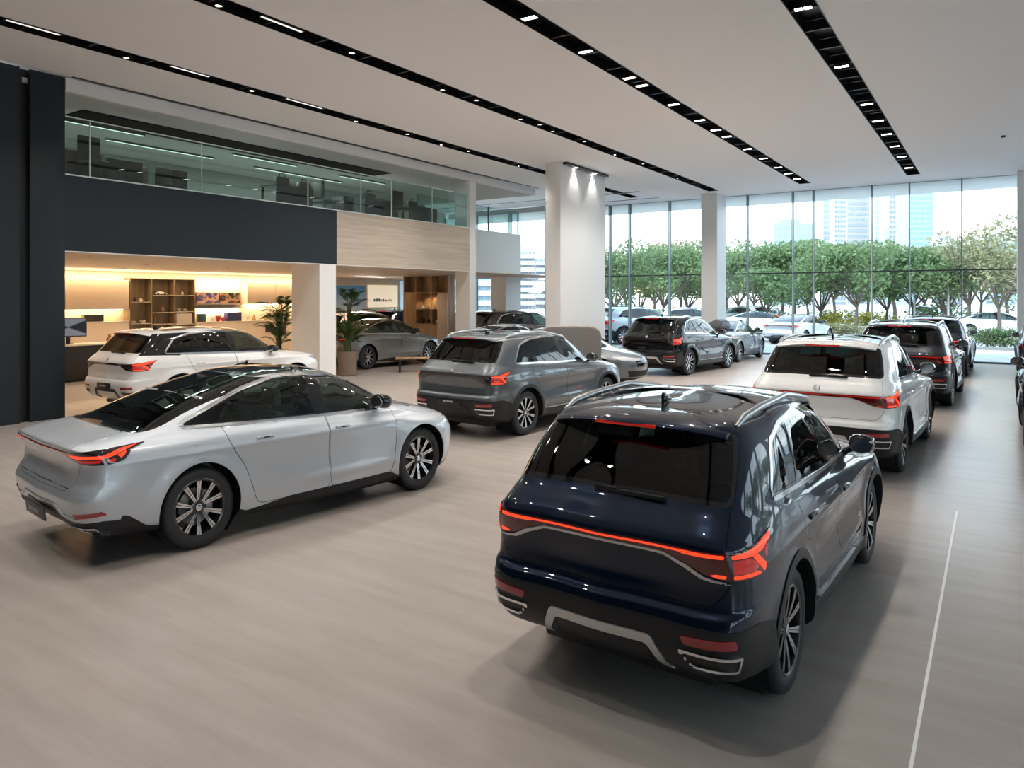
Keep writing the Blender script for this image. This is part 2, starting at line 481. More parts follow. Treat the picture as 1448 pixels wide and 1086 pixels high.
def wheel_meshes(sp):
    r = sp['r']; w = sp.get('tw', .235); rr = r * .715
    prof = []
    h = w / 2
    for (a, b) in [(rr - .02, -h * .80), (rr, -h * .92), (rr + .018, -h * 1.0), (r * .86, -h * 1.03), (r * .945, -h * .96), (r * .982, -h * .84), (r * .995, -h * .70)]:
        prof.append((a, b))
    for g in (-.50, -.17, .17, .50):
        prof += [(r, h * (g - .055)), (r - .009, h * (g - .04)), (r - .009, h * (g + .04)), (r, h * (g + .055))]
    for (a, b) in [(r * .995, h * .70), (r * .982, h * .84), (r * .945, h * .96), (r * .86, h * 1.03), (rr + .018, h * 1.0), (rr, h * .92), (rr - .02, h * .80)]:
        prof.append((a, b))
    ty = MB().lathe(prof, 56, axis='y', ring=True).mesh('tyre', smooth=True)
    # rim: barrel, lip and twin spokes with machined faces; +y is the outer face
    b = MB()
    b.lathe([(rr - .004, h * .86), (rr + .006, h * .93), (rr - .006, h * .96), (rr - .020, h * .90), (rr - .030, h * .5), (rr - .045, -h * .8), (rr - .02, -h * .88)], 56, axis='y', ring=True)
    lip = b.mesh('rim_barrel', smooth=True)
    face = MB(); back = MB()
    nsp = sp.get('spokes', 5)
    for k in range(nsp):
        for sgn in (-1, 1):
            a0 = 2 * PI * k / nsp + sgn * sp.get('sp_in', .16); a1 = 2 * PI * k / nsp + sgn * sp.get('sp_out', .30)
            ro = rr - .012
            p0 = Vector((math.cos(a0) * .055, math.sin(a0) * .055)); p1 = Vector((math.cos(a1) * ro, math.sin(a1) * ro))
            t = (p1 - p0).normalized(); nrm = Vector((-t.y, t.x))
            w0, w1 = .012, .024
            y0, ym, y1 = h * .70, h * .84, h * .90
            pm = p0.lerp(p1, .55)
            sec = [(p0, w0, y0), (pm, (w0 + w1) / 2, ym), (p1, w1, y1)]
            # two thin bright faces with a dark groove between
            for off in (-1, 1):
                V = []; F = []
                for (p, ww, yy) in sec:
                    c = p + nrm * off * ww * .56
                    for q, dz in ((-ww * .40, 0), (ww * .40, 0), (ww * .40, -.006), (-ww * .40, -.006)):
                        e = c + nrm * q
                        V.append((e.x, yy + dz, e.y))
                for i in range(2):
                    for q in range(4):
                        q2 = (q + 1) % 4
                        F.append((i * 4 + q, i * 4 + q2, i * 4 + 4 + q2, i * 4 + 4 + q))
                F += [(0, 1, 2, 3), (8, 9, 10, 11)]
                face.add(V, F)
            V = []; F = []
            for (p, ww, yy) in sec:
                for q, dz in ((-ww * 1.02, -.005), (ww * 1.02, -.005), (ww * .8, -.05), (-ww * .8, -.05)):
                    e = p + nrm * q
                    V.append((e.x, yy + dz, e.y))
            for i in range(2):
                for q in range(4):
                    q2 = (q + 1) % 4
                    F.append((i * 4 + q, i * 4 + q2, i * 4 + 4 + q2, i * 4 + 4 + q))
            F += [(0, 1, 2, 3), (8, 9, 10, 11)]
            back.add(V, F)
    back.lathe([(.075, h * .40), (.072, h * .66), (.050, h * .74), (.0, h * .75)], 20, axis='y')
    for k in range(5):
        a = 2 * PI * k / 5 + .3
        back.lathe([(.011, h * .6), (.011, h * .72), (0, h * .725)], 8, (math.cos(a) * .056, 0, math.sin(a) * .056), 'y')
    fm = face.mesh('spoke_faces'); bm_ = back.mesh('spokes')
    cap = MB().lathe([(.030, h * .70), (.030, h * .79), (.024, h * .81), (0, h * .815)], 20, axis='y').mesh('hub_cap', smooth=True)
    dk = MB().lathe([(.06, h * .05), (.165, h * .05), (.165, h * .13), (.06, h * .13)], 32, axis='y', ring=True)
    dm = dk.mesh('brake_disc', smooth=True)
    cal = MB()
    pts = []
    for k in range(7):
        a = PI + (-.45 + .9 * k / 6)
        pts.append((math.cos(a), math.sin(a)))
    poly = [(x * .175, y * .175) for x, y in pts] + [(x * .105, y * .105) for x, y in pts[::-1]]
    cal.prism(poly, h * .0, h * .34, 'xz')
    cm = cal.mesh('brake_caliper', bevel=.006)
    return dict(tyre=ty, barrel=lip, faces=fm, spokes=bm_, cap=cap, disc=dm, cal=cm)

def put_wheel(W, root, x, y, z, left):
    wl = obj('wheel', W['spokes'], M['rim_dark'], root, (x, y, z))
    if not left: wl.rotation_euler = (0, 0, PI)
    obj('tyre', W['tyre'], M['tyre'], wl)
    obj('rim', W['barrel'], M['rim_dark'], wl)
    obj('spoke_facing', W['faces'], M['rim'], wl)
    obj('hub_cap', W['cap'], M['chrome'], wl)
    obj('brake_disc', W['disc'], M['disc'], wl)
    obj('brake_caliper', W['cal'], M['disc'], wl)
    return wl

def seat_mesh(w, bench=False):
    b = MB()
    b.box(-.25, .27, -w / 2, w / 2, 0, .17)
    n = len(b.V)
    b.prism([(-.25, .10), (-.10, .12), (-.24, .50), (-.30, .66), (-.40, .66), (-.37, .40)], -w / 2 * .94, w / 2 * .94, 'xz')
    heads = [-.42, 0, .42] if bench else [0]
    for c in heads:
        b.prism([(-.32, .70), (-.27, .72), (-.29, .88), (-.35, .89), (-.38, .72)], c - .13, c + .13, 'xz')
        b.box(-.345, -.325, c - .05, c - .035, .64, .72); b.box(-.345, -.325, c + .035, c + .05, .64, .72)
    return b.mesh('seat', bevel=.022)

def make_car(sp, PAINT):
    """one car with all its parts; returns the root Empty. Parts that take the body colour carry the material PAINT"""
    surf, S = car_surface(sp)
    root = empty('car')
    L = sp['L']; r = sp['r']; Ra = sp['Ra']; xw = sp['axles']
    pair_mats = []
    def put(name, sf, m, parent=root, off=0.0, thick=0.0, pair=False, pparents=None):
        """a centred part, or a left and a right one"""
        if off: sf = sf.offset(off)
        if thick: sf = sf.skirt(thick)
        if pair:
            pp = pparents or (parent, parent)
            return sf.build(name, m, pp[0]), sf.mirror().build(name, m, pp[1])
        return sf.both().build(name, m, parent)
    # ---- wheel openings
    for xa in xw:
        f = np.maximum(np.hypot(surf.x - xa, surf.z - r * 1.02) - Ra, .42 - surf.y)
        surf = surf.drop(f)
    def flank(f, s): return np.maximum(f, .30 - s.y)
    whole = surf
    # ---- glass areas
    dlo = rpoly(sp['dlo'], sp.get('dlo_r', .06), 6)
    f = flank(sd_poly(surf.x, surf.z, dlo), surf)
    f = np.maximum(f, sp['belt_v'] - .8 - surf.A[:, 2])
    sglass, surf = surf.cut(f)
    rw = sp['rear_glass']
    u_ = surf.A[:, 1]; v_ = surf.A[:, 2]
    f = sd_poly(surf.s, v_, rpoly(rw, .05, 4) if not sp.get('rg_r') else rpoly(rw, sp['rg_r'], 6)) if False else sd_poly(surf.y, v_ * .12, rpoly([(a, b * .12) for a, b in rw], .05, 6))
    f = np.maximum(f, surf.x - sp['rear_glass_x'])
    rglass, surf = surf.cut(f)
    f = sd_poly(surf.y, surf.A[:, 2] * .12, rpoly([(a, b * .12) for a, b in sp['windscreen']], .05, 6))
    f = np.maximum(f, sp['windscreen_x'] - surf.x)
    wglass, surf = surf.cut(f)
    # ---- roof glass
    if sp.get('roof_glass'):
        f = sd_poly(surf.x, surf.y, rpoly(sp['roof_glass'], .10, 5))
        f = np.maximum(f, sp['roof_v'] - surf.A[:, 2])
        rfglass, surf = surf.cut(f)
    # ---- lining inside the painted shell
    cab = surf.take(np.maximum(.62 * 0 + sp['belt_v'] - 2.2 - surf.A[:, 2], np.maximum(surf.x - sp['windscreen_x'] - .75, -surf.x)))
    put('cabin_lining', cab.flipped().offset(.028), M['lining'])
    # ---- lower cladding and bumper
    fc = sp['cladding'](surf)
    clad, surf = surf.cut(fc)
    put('lower_cladding', clad, M['clad'], off=.004, thick=.02)
    if sp.get('arch_trim'):
        w = sp['arch_trim']
        f = np.minimum(*[np.hypot(surf.x - xa, surf.z - r * 1.02) - Ra - w for xa in xw])
        tr, surf = surf.cut(flank(f, surf))
        put('wheel_arch_trim', tr, M['clad'] if not sp.get('arch_paint') else PAINT, off=.007, thick=.02, pair=True)
    # ---- tail lamp
    lp = rpoly(sp['lamp'], .015, 3)
    f = np.maximum(sd_poly(surf.s, surf.z, lp), surf.x - .9)
    lamp, surf = surf.cut(f)
    # ---- boot lid / tailgate, bonnet, doors
    g = .0022
    tg = rpoly(sp['tailgate'], .06, 5)
    f = np.maximum(sd_poly(surf.s, surf.A[:, 2] * .12, rpoly([(a, b * .12) for a, b in sp['tailgate']], .03, 5)), surf.x - sp['tailgate_x'])
    gate, surf = surf.cut(f + g); gp, surf = surf.cut(np.maximum(sd_poly(surf.s, surf.A[:, 2] * .12, rpoly([(a, b * .12) for a, b in sp['tailgate']], .03, 5)), surf.x - sp['tailgate_x']) - g)
    gaps = gp
    fb = lambda q: np.maximum(np.maximum(sd_poly(q.x, q.y, rpoly(sp['bonnet'], .10, 5)), sp['bonnet_x'] - q.x), sp['bonnet_v'] - q.A[:, 2])
    bon, surf = surf.cut(fb(surf) + g); gp, surf = surf.cut(fb(surf) - g); gaps = gaps + gp
    doors = {}
    for key in ('front_door', 'rear_door'):
        dp = rpoly(sp[key], .07, 5)
        fd = lambda q: np.maximum(flank(sd_poly(q.x, q.z, dp), q), q.A[:, 2] - sp['belt_v'] - 2.6)
        d_, surf = surf.cut(fd(surf) + g * 1.3); gp, surf = surf.cut(fd(surf) - g * 1.3); gaps = gaps + gp
        doors[key] = put(key, d_, PAINT, pair=True)
    if sp.get('fuel'):
        fp = rpoly(sp['fuel'], .03, 4)
        ff = lambda q: flank(np.abs(sd_poly(q.x, q.z, fp)) - .0018, q)
        gp, surf = surf.cut(ff(surf)); gaps = gaps + gp
    put('panel_gap', gaps, M['gap'], off=-.006)
    hl = rpoly(sp['headlamp'], .02, 3)
    f = np.maximum(sd_poly(surf.x, surf.z, hl), .25 - surf.y)
    f = np.maximum(f, L - 1.2 - surf.x)
    head, surf = surf.cut(f)
    put('headlamp', head, M['headlamp'], thick=.01, pair=True)
    if sp.get('pillar_panel'):
        f = flank(sd_poly(surf.x, surf.z, np.array(sp['pillar_panel'])), surf)
        f = np.maximum(f, sp['belt_v'] - surf.A[:, 2])
        pp, surf = surf.cut(f)
        put('pillar_panel', pp, PAINT, pair=True)
    body = put('body_shell', surf, PAINT)
    up, gate = gate.cut(sp['gate_split'] - gate.z)
    tailgate = put('tailgate', gate, PAINT)
    put('tailgate_upper_panel', up, PAINT, parent=tailgate)
    put('bonnet', bon, PAINT)
    # ---- glass
    pil = sp['pillars']; pw = []
    rest = sglass
    for (a, b, c, d) in pil:
        P = np.array([a, b, c, d])
        f = sd_poly(rest.x, rest.z, P)
        p_, rest = rest.cut(f)
        pw.append(p_)
    pall = pw[0]
    for q in pw[1:]: pall = pall + q
    edge, rest = rest.cut(-(sd_poly(rest.x, rest.z, dlo) + .014))
    pall = pall + edge
    put('window_pillar_trim', pall, M['gloss'], off=-.002, pair=True)
    xb = sp['door_split']
    parts = [('front_window', np.where(True, xb - rest.x, 0), 'front_door', M['glass'])]
    fw, rest2 = rest.cut(xb - rest.x)
    put('front_window', fw, M['glass'], off=-.005, pair=True, pparents=doors['front_door'])
    if sp.get('quarter_split'):
        (xq0, zq0), (xq1, zq1) = sp['quarter_split']
        fq = (rest2.x - (xq0 + (xq1 - xq0) * (rest2.z - zq0) / (zq1 - zq0)))
        qw, rest2 = rest2.cut(fq)
        put('quarter_window', qw, M['privacy'], off=-.005, pair=True)
    put('rear_side_window', rest2, sp.get('rear_side_glass') or M['privacy'], off=-.005, pair=True, pparents=doors['rear_door'])
    ch, _ = whole.cut(np.maximum(flank(np.abs(sd_poly(whole.x, whole.z, dlo) - .014) - .014, whole), sp['belt_v'] - .8 - whole.A[:, 2]))
    ch = ch.drop(sd_poly(ch.x, ch.z, np.array(sp['chrome_cut']))) if sp.get('chrome_cut') is not None else ch
    put('window_chrome_strip', ch, M['chrome'], off=.005, thick=.008, pair=True)
    put('rear_window', rglass, M['privacy'], parent=tailgate if not sp.get('sedan') else root, off=-.004)
    put('windscreen', wglass, M['glass'], off=-.004)
    # black border printed on the rear glass
    rwp = rpoly([(a, b * .12) for a, b in rw], .05, 6)
    fr, _ = rglass.cut(-(sd_poly(rglass.y, rglass.A[:, 2] * .12, rwp) + .022))
    put('rear_window_border', fr, M['gloss'], parent=tailgate if not sp.get('sedan') else root, off=-.0025)
    if sp.get('roof_glass'):
        put('glass_roof', rfglass, M['gloss'], off=.001)
    # ---- tail lamp parts
    inner = lamp.take(lamp.s - sp['lamp_bar'])
    outer = lamp.drop(lamp.s - sp['lamp_bar'])
    bar = put('light_bar', inner, M['lampbase'], parent=tailgate, off=.006, thick=.02)
    tl = put('tail_lamp', outer, M['lampdark'], off=.008, thick=.02, pair=True)
    for P in sp['lamp_lit']:
        f = sd_poly(lamp.s, lamp.z, np.array(P))
        e = lamp.take(f)
        ei, eo = e.cut(e.s - sp['lamp_bar'])
        put('light_strip', ei, M['lampon'] if not sp.get('bar_dim') else M['lampred'], parent=bar, off=.0085, thick=.004)
        put('light_strip', eo, M['lampon'], off=.012, thick=.006, pair=True, pparents=tl)
    for P in sp.get('lamp_lens', []):
        e = lamp.take(np.maximum(sd_poly(lamp.s, lamp.z, np.array(P)), sp['lamp_bar'] - lamp.s))
        put('red_lens', e, M['lampred'], off=.0095, thick=.004, pair=True, pparents=tl)
    # ---- strips, frames, reflectors laid on the shell, all in (s, z)
    for (nm, P, m, off, th, pair, band) in sp['overlays']:
        f = sd_poly(whole.s, whole.z, np.array(P))
        if band: f = np.abs(f) - band
        f = np.maximum(f, whole.x - 1.0)
        e = whole.take(f)
        put(nm, e, M[m], off=off, thick=th, pair=pair)
    # flank strips in (x, z)
    for (nm, P, m, off, th) in sp.get('flank_overlays', []):
        e = whole.take(flank(sd_poly(whole.x, whole.z, np.array(P)), whole))
        put(nm, e, M[m] if m else PAINT, off=off, thick=th, pair=True)
    for (nm, P, m, off, th) in sp.get('front_overlays', []):
        e = whole.take(np.maximum(sd_poly(whole.y, whole.z, np.array(P)), L - .9 - whole.x))
        put(nm, e, M[m], off=off, thick=th)
    # ---- wheel wells and underbody
    for xa in xw:
        V = []; F = []
        n = 36
        a0, a1 = -.75, PI + .75
        for k in range(n + 1):
            a = a0 + (a1 - a0) * k / n
            x, z = xa + Ra * math.cos(a), r * 1.02 + Ra * math.sin(a)
            yy = sidey(S, x, max(z, .22)) - .004
            V += [(x, yy, z), (x, .50, z)]
        for k in range(n):
            F.append((2 * k, 2 * k + 2, 2 * k + 3, 2 * k + 1))
        V.append((xa, .50, r)); c = len(V) - 1
        for k in range(n): F.append((2 * k + 1, 2 * k + 3, c))
        V = np.array(V)
        obj('wheel_well', mesh_raw('wheel_well', V, F, smooth=False), M['clad'], root)
        obj('wheel_well', mesh_raw('wheel_well', V * [1, -1, 1], [f[::-1] for f in F], smooth=False), M['clad'], root)
    box_obj('underbody', .35, L - .4, -.62, .62, .19, .36, M['clad'], root, bevel=.03)
    # ---- wheels
    W = wheel_meshes(sp)
    for xa in xw:
        yo = sidey(S, xa, r * 1.02 + Ra + .02) - sp.get('tuck', .045) - sp.get('tw', .235) / 2
        put_wheel(W, root, xa, yo, r, True); put_wheel(W, root, xa, -yo, r, False)
    # ---- door mirrors
    mx, mz = sp['mirror']
    my = sidey(S, mx, mz)
    for sgn in (1, -1):
        shell = MB()
        prof = [(-.085, .045, .035), (-.06, .085, .062), (0, .100, .074), (.06, .085, .060), (.11, .045, .030)]
        V = []; F = []; n = 20
        for (dx, a, b) in prof:
            for k in range(n):
                t = 2 * PI * k / n
                ct, st = math.cos(t), math.sin(t)
                V.append((dx, math.copysign(abs(ct) ** .7, ct) * a * 1.12, math.copysign(abs(st) ** .7, st) * b * 1.05))
        for i in range(len(prof) - 1):
            for k in range(n):
                k2 = (k + 1) % n
                F.append((i * n + k, i * n + k2, (i + 1) * n + k2, (i + 1) * n + k))
        F += [tuple(range(n)), tuple((len(prof) - 1) * n + k for k in range(n))]
        shell.add(V, F)
        mo = shell.build('door_mirror', M['gloss'] if sp.get('mirror_black', True) else PAINT, root, (mx, sgn * (my + .15), mz + .07), smooth=True)
        gl = MB().prism([(.1 * math.cos(t) * .95, .066 * math.sin(t)) for t in [2 * PI * k / 18 for k in range(18)]], -.092, -.087, 'yz').build('mirror_glass', M['chrome'], mo)
        MB().tube([(.02, -sgn * .08, -.05), (.03, -sgn * .15, -.085), (.04, -sgn * .19, -.10)], [.028, .026, .03], 10).build('mirror_foot', M['gloss'], mo, smooth=True)
        band = MB().tube([(-.055, sgn * y, .080 - .04 * y * y / .01) for y in (-.09, -.05, 0, .05, .09)], .006, 6).build('mirror_strip', M['chrome'], mo, smooth=True)
    # ---- door handles
    for key, (hx, hz) in sp['handles'].items():
        hy = sidey(S, hx, hz)
        for i, sgn in ((0, 1), (1, -1)):
            MB().box(-.10, .10, -.012, .012, -.016, .016).build('door_handle', PAINT, doors[key][i], (hx, sgn * (hy + .002), hz), bevel=.010)
            MB().box(-.02, .05, -.013, .013, -.007, .006).build('handle_recess', M['gap'], doors[key][i], (hx, sgn * (hy + .003), hz), bevel=.003)
    # ---- roof rails
    if sp.get('rails'):
        for sgn in (1, -1):
            pts = [(x, sgn * y, topz(S, x, y) + dz) for x, y, dz in sp['rails']]
            rl = MB().tube(pts, [.012] + [.023] * (len(pts) - 2) + [.012], 12)
            rl.V = [(x, y, z) for x, y, z in rl.V]
            rl.build('roof_rail', M['silver'], root, smooth=True)
    if sp.get('spoiler'):
        V = []; F = []
        P = sp['spoiler']        # rows of (x, z) across the car, (y scale)
        ys = np.linspace(-1, 1, 25)
        for y in ys:
            c = sp['spoiler_w']
            bow = abs(y) ** 2.6
            for (x, z) in P: V.append((x + .14 * bow, y * c, z - .055 * bow))
        m = len(P)
        for i in range(24):
            for k in range(m):
                k2 = (k + 1) % m
                F.append((i * m + k, i * m + k2, (i + 1) * m + k2, (i + 1) * m + k))
        F += [tuple(range(m))[::-1], tuple(24 * m + k for k in range(m))]
        so = MB().add(V, F).build('roof_spoiler', PAINT, root, bevel=.006, angle=40)
        x0, z0 = sp['brake_light']
        MB().box(-.006, .006, -.22, .22, -.010, .010).build('high_brake_light', M['lampred'], so, (x0, 0, z0), bevel=.003)
    ax, az = sp['antenna']
    MB().prism([(-.07, 0), (.085, 0), (.05, .022), (-.03, .062), (-.062, .060)], -.013, .013, 'xz').build('antenna_fin', M['gloss'], root, (ax, 0, az), bevel=.009)
    if sp.get('wiper'):
        (x0, z0), (x1, z1) = sp['wiper']
        wp = MB().box(-.015, .015, -.30, .10, -.012, .012).build('rear_wiper', M['clad'], tailgate, (x0, -.05, z0), bevel=.006)
        MB().box(-.012, .018, .02, .18, -.022, .022).build('wiper_cover', M['clad'], wp, bevel=.01)
    if sp.get('emblem'):
        ex, ez = sp['emblem']
        em = MB().lathe([(.0, -.004), (.042, -.004), (.042, .003), (.034, .006), (.0, .006)], 24, axis='x')
        em.build('emblem', M['chrome'], tailgate, (ex, 0, ez), smooth=True).rotation_euler = (0, sp.get('emblem_tilt', 0), PI)
    if sp.get('plate'):
        px, pz, tl_ = sp['plate']
        pl = MB().box(-.008, .008, -.24, .24, -.058, .058).build('number_plate', M['plate'], root, (px, 0, pz), bevel=.006)
        pl.rotation_euler = (0, tl_, 0)
        t = MB(); rnd = random.Random(3)
        y = .13
        for k in range(8):
            wdt = rnd.uniform(.014, .026); h = rnd.uniform(.010, .018)
            t.box(-.0115, -.0085, y - wdt, y, -h, h); y -= wdt + .009
        t.build('plate_lettering', M['platetext'], pl)
    for (y0, y1, x0, z0, z1) in sp.get('pipes', []):
        pass
    # ---- seats, dashboard
    fx, rx, sz = sp['seats']
    sm = seat_mesh(.50); bmn = seat_mesh(1.22, True)
    for sgn in (1, -1):
        obj('front_seat', sm, M[sp.get('seat_mat', 'seat')], root, (fx, sgn * .38, sz))
    obj('rear_seat', bmn, M[sp.get('seat_mat', 'seat')], root, (rx, 0, sz + .01))
    dx, dz = sp['dash']
    MB().prism([(0, 0), (.02, .20), (.16, .30), (.75, .30), (.75, 0)], -.68, .68, 'xz').build('dashboard', M['lining'], root, (dx, 0, dz - .30), bevel=.03)
    sw = MB()
    sw.lathe([(.175 + .014 * math.cos(t), .014 * math.sin(t)) for t in [2 * PI * k / 10 for k in range(11)]], 28, axis='x', ring=True)
    sw.box(-.01, .02, -.17, .17, -.02, .03); sw.box(-.02, .03, -.06, .06, -.05, .05)
    so = sw.build('steering_wheel', M['lining'], root, (dx - .10, .38, dz - .03), smooth=True); so.rotation_euler = (0, -.35, 0)
    box_obj('cabin_floor', .9, L - 1.2, -.74, .74, .36, .40, M['lining'], root)
    if not sp.get('sedan'):
        box_obj('load_cover', .32, 1.05, -.66, .66, .93, .95, M['lining'], root)
    else:
        box_obj('parcel_shelf', .75, 1.35, -.62, .62, .93, .95, M['lining'], root)
    root['paint_parts'] = 1
    return root

def car_copy(proto, PAINT, paint, name, loc, rz, scale, label, cat='car', group=None, drop=(), override=None, bar_off=False, bar_dim=False, unlit=False):
    """a copy of a car and of each of its parts in its own body colour"""
    def rec(o, parent):
        base = o.name.split('.')[0]
        if base in drop: return None
        if bar_off and (base == 'bar_trim' or base == 'light_strip' and parent is not None and parent.name.split('.')[0] == 'light_bar'): return None
        c = o.copy(); COL.objects.link(c)
        if parent is not None: c.parent = parent
        if c.type == 'MESH' and len(c.material_slots):
            m0 = c.material_slots[0].material
            new = None
            if m0 == PAINT: new = paint
            if bar_dim and base == 'light_strip' and parent.name.split('.')[0] == 'light_bar': new = M['lampred']
            if unlit and base in ('light_strip', 'red_lens', 'high_brake_light'): new = M['lampbase']
            if bar_off and base == 'light_bar': new = M['lampdark']
            if override and base in override: new = override[base]
            if new is not None:
                c.material_slots[0].link = 'OBJECT'; c.material_slots[0].material = new
        for ch in list(o.children): rec(ch, c)
        return c
    r = rec(proto, None)
    r.name = name; r.location = loc; r.rotation_euler = (0, 0, rz); r.scale = scale
    if 'paint_parts' in r: del r['paint_parts']
    return tag(r, label, cat, group)

def delete_tree(o):
    for ch in list(o.children): delete_tree(ch)
    bpy.data.objects.remove(o, do_unlink=True)
# ------------------------------------------------------------------ the car kinds
def suv_spec():
    R = [
        (.26, .29, .22, 4.50, .20, .35, (.80, .84, .78), (.27, .21, .20)),
        (.075, .40, .26, 4.64, .30, .45, (.875, .925, .86), (.37, .28, .28)),
        (.015, .53, .28, 4.70, .48, .50, (.905, .935, .895), (.52, .42, .46)),
        (.0, .63, .29, 4.72, .62, .52, (.915, .94, .905), (.65, .58, .62)),
        (.015, .69, .29, 4.70, .74, .52, (.92, .938, .905), (.72, .71, .74)),
        (.052, .73, .30, 4.68, .80, .54, (.92, .935, .905), (.77, .79, .80)),
        (.062, .86, .31, 4.66, .85, .56, (.92, .938, .90), (.88, .88, .86)),
        (.045, .985, .32, 4.62, .90, .60, (.915, .935, .89), (.985, .97, .92)),
        (.04, 1.045, .34, 4.55, .945, .62, (.905, .925, .87), (1.045, 1.02, .955)),
        (.06, 1.09, .36, 4.42, .985, .66, (.89, .91, .84), (1.09, 1.06, .985)),
        (.12, 1.15, .38, 4.05, 1.055, .60, (.875, .895, .80), (1.14, 1.09, 1.04)),
        (.185, 1.205, .38, 3.62, 1.10, .50, (.86, .878, .79), (1.185, 1.12, 1.09)),
        (.29, 1.34, .37, 3.38, 1.25, .50, (.83, .85, .76), (1.31, 1.26, 1.24)),
        (.40, 1.47, .37, 3.12, 1.40, .48, (.785, .805, .715), (1.45, 1.42, 1.40)),
        (.49, 1.575, .37, 2.90, 1.53, .46, (.735, .755, .66), (1.56, 1.56, 1.53)),
        (.55, 1.63, .39, 2.76, 1.59, .46, (.685, .705, .60), (1.62, 1.63, 1.59)),
        (.68, 1.66, .42, 2.62, 1.63, .44, (.58, .60, .50), (1.655, 1.675, 1.63)),
        (1.0, 1.685, .40, 2.40, 1.66, .40, (.30, .32, .26), (1.69, 1.705, 1.66)),
    ]
    sp = dict(L=4.72, r=.37, Ra=.425, axles=(.97, 3.72), rings=R, centre=(1.25, 2.15, 1.685, 1.685), crown=.02, crest=8, belt=1.02)
    sp['flares'] = [(.97, .37, .022, .10), (3.72, .37, .022, .10)]
    sp['sculpt'] = [(2.35, .72, .85, .10, -.022), (2.4, .53, .75, .04, .016), (2.3, .945, 1.7, .03, .014)]
    sp['tail_sculpt'] = [(0, .84, .60, .05, .008)]
    sp['belt_v'] = 11
    sp['dlo'] = [(.70, 1.225), (3.30, 1.115), (2.78, 1.505), (2.35, 1.59), (1.75, 1.605), (1.22, 1.572), (.93, 1.495)]
    sp['rear_glass'] = [(-.765, 11.35), (.765, 11.35), (.735, 12.5), (.665, 14.4), (-.665, 14.4), (-.735, 12.5)]
    sp['rear_glass_x'] = 1.1
    sp['windscreen'] = [(-.78, 11.1), (.78, 11.1), (.60, 14.6), (-.60, 14.6)]
    sp['windscreen_x'] = 2.5
    sp['roof_glass'] = [(.80, -.58), (2.45, -.54), (2.45, .54), (.80, .58)]
    sp['roof_v'] = 15.2
    def clad(s):
        zz = np.where(s.x < .5, .705 + .02 * 0, .0)
        # rear bumper, rising to the corners; sills along the flanks
        prof_x = np.array([0, .3, .5, .54, 1.4, 1.46, 3.25, 3.3, 4.15, 4.3, 5])
        prof_z = np.array([.655, .655, .60, .48, .46, .395, .375, .40, .45, .42, .36])
        return s.z - np.interp(s.x, prof_x, prof_z)
    sp['cladding'] = clad
    sp['arch_trim'] = .055
    sp['lamp_bar'] = .80
    sp['lamp'] = [(-1, 1.040), (.55, 1.044), (.82, 1.048), (1.0, 1.066), (1.22, 1.105), (1.19, 1.05), (1.10, .915), (1.02, .905), (.80, .905), (.66, .925), (.55, .972), (.42, 1.008), (-1, 1.014)]
    sp['lamp_lit'] = [
        [(-1, 1.034), (.6, 1.037), (.6, 1.026), (-1, 1.026)],
        [(.50, 1.038), (.78, 1.038), (.78, 1.020), (.52, 1.020)],
        [(.82, 1.038), (.98, 1.052), (1.20, 1.094), (1.18, 1.062), (1.07, 1.028), (.97, 1.018), (.82, 1.020)],
        [(.97, 1.018), (1.03, 1.018), (1.115, .955), (1.085, .918), (1.045, .955)],
        [(.68, .936), (.78, .936), (.78, .918), (.71, .918)],
        [(.82, .936), (1.02, .936), (1.06, .918), (.82, .918)],
    ]
    sp['lamp_lens'] = [[(.82, 1.012), (.96, 1.012), (1.03, .96), (.99, .942), (.82, .942)], [(.62, 1.012), (.78, 1.012), (.78, .992), (.60, .992)], [(.60, .985), (.78, .985), (.78, .970), (.62, .970)], [(.82, .985), (.98, .985), (1.0, .970), (.82, .970)], [(1.11, 1.03), (1.16, 1.05), (1.15, .99), (1.12, .97)]]
    sp['tailgate'] = [(-1, 5.2), (.70, 5.2), (.80, 6.0), (.80, 11), (.83, 12), (.83, 14.25), (-1, 14.25)]
    sp['tailgate_x'] = .62
    sp['bonnet'] = [(3.2, -.74), (4.0, -.79), (4.48, -.62), (4.60, 0), (4.48, .62), (4.0, .79), (3.2, .74)]
    sp['bonnet_x'] = 3.45; sp['bonnet_v'] = 8.2
    sp['front_door'] = [(2.22, .42), (3.16, .42), (3.24, .62), (3.30, 1.11), (2.78, 1.53), (2.3, 1.625), (2.20, 1.625), (2.22, 1.1)]
    sp['rear_door'] = [(1.50, .42), (2.21, .42), (2.21, 1.1), (2.19, 1.625), (1.6, 1.635), (1.18, 1.55), (1.12, 1.16), (1.22, .93), (1.42, .68)]
    sp['fuel'] = None
    sp['headlamp'] = [(4.05, .93), (4.45, .93), (4.75, .88), (4.75, .80), (4.40, .82)]
    sp['pillars'] = [((2.13, 1.05), (2.26, 1.05), (2.22, 1.65), (2.09, 1.65)), ((1.20, 1.05), (1.225, 1.05), (1.375, 1.65), (1.35, 1.65)), ((2.97, 1.05), (3.0, 1.05), (3.0, 1.4), (2.97, 1.4))]
    sp['door_split'] = 2.18
    sp['quarter_split'] = ((1.21, 1.05), (1.36, 1.65))
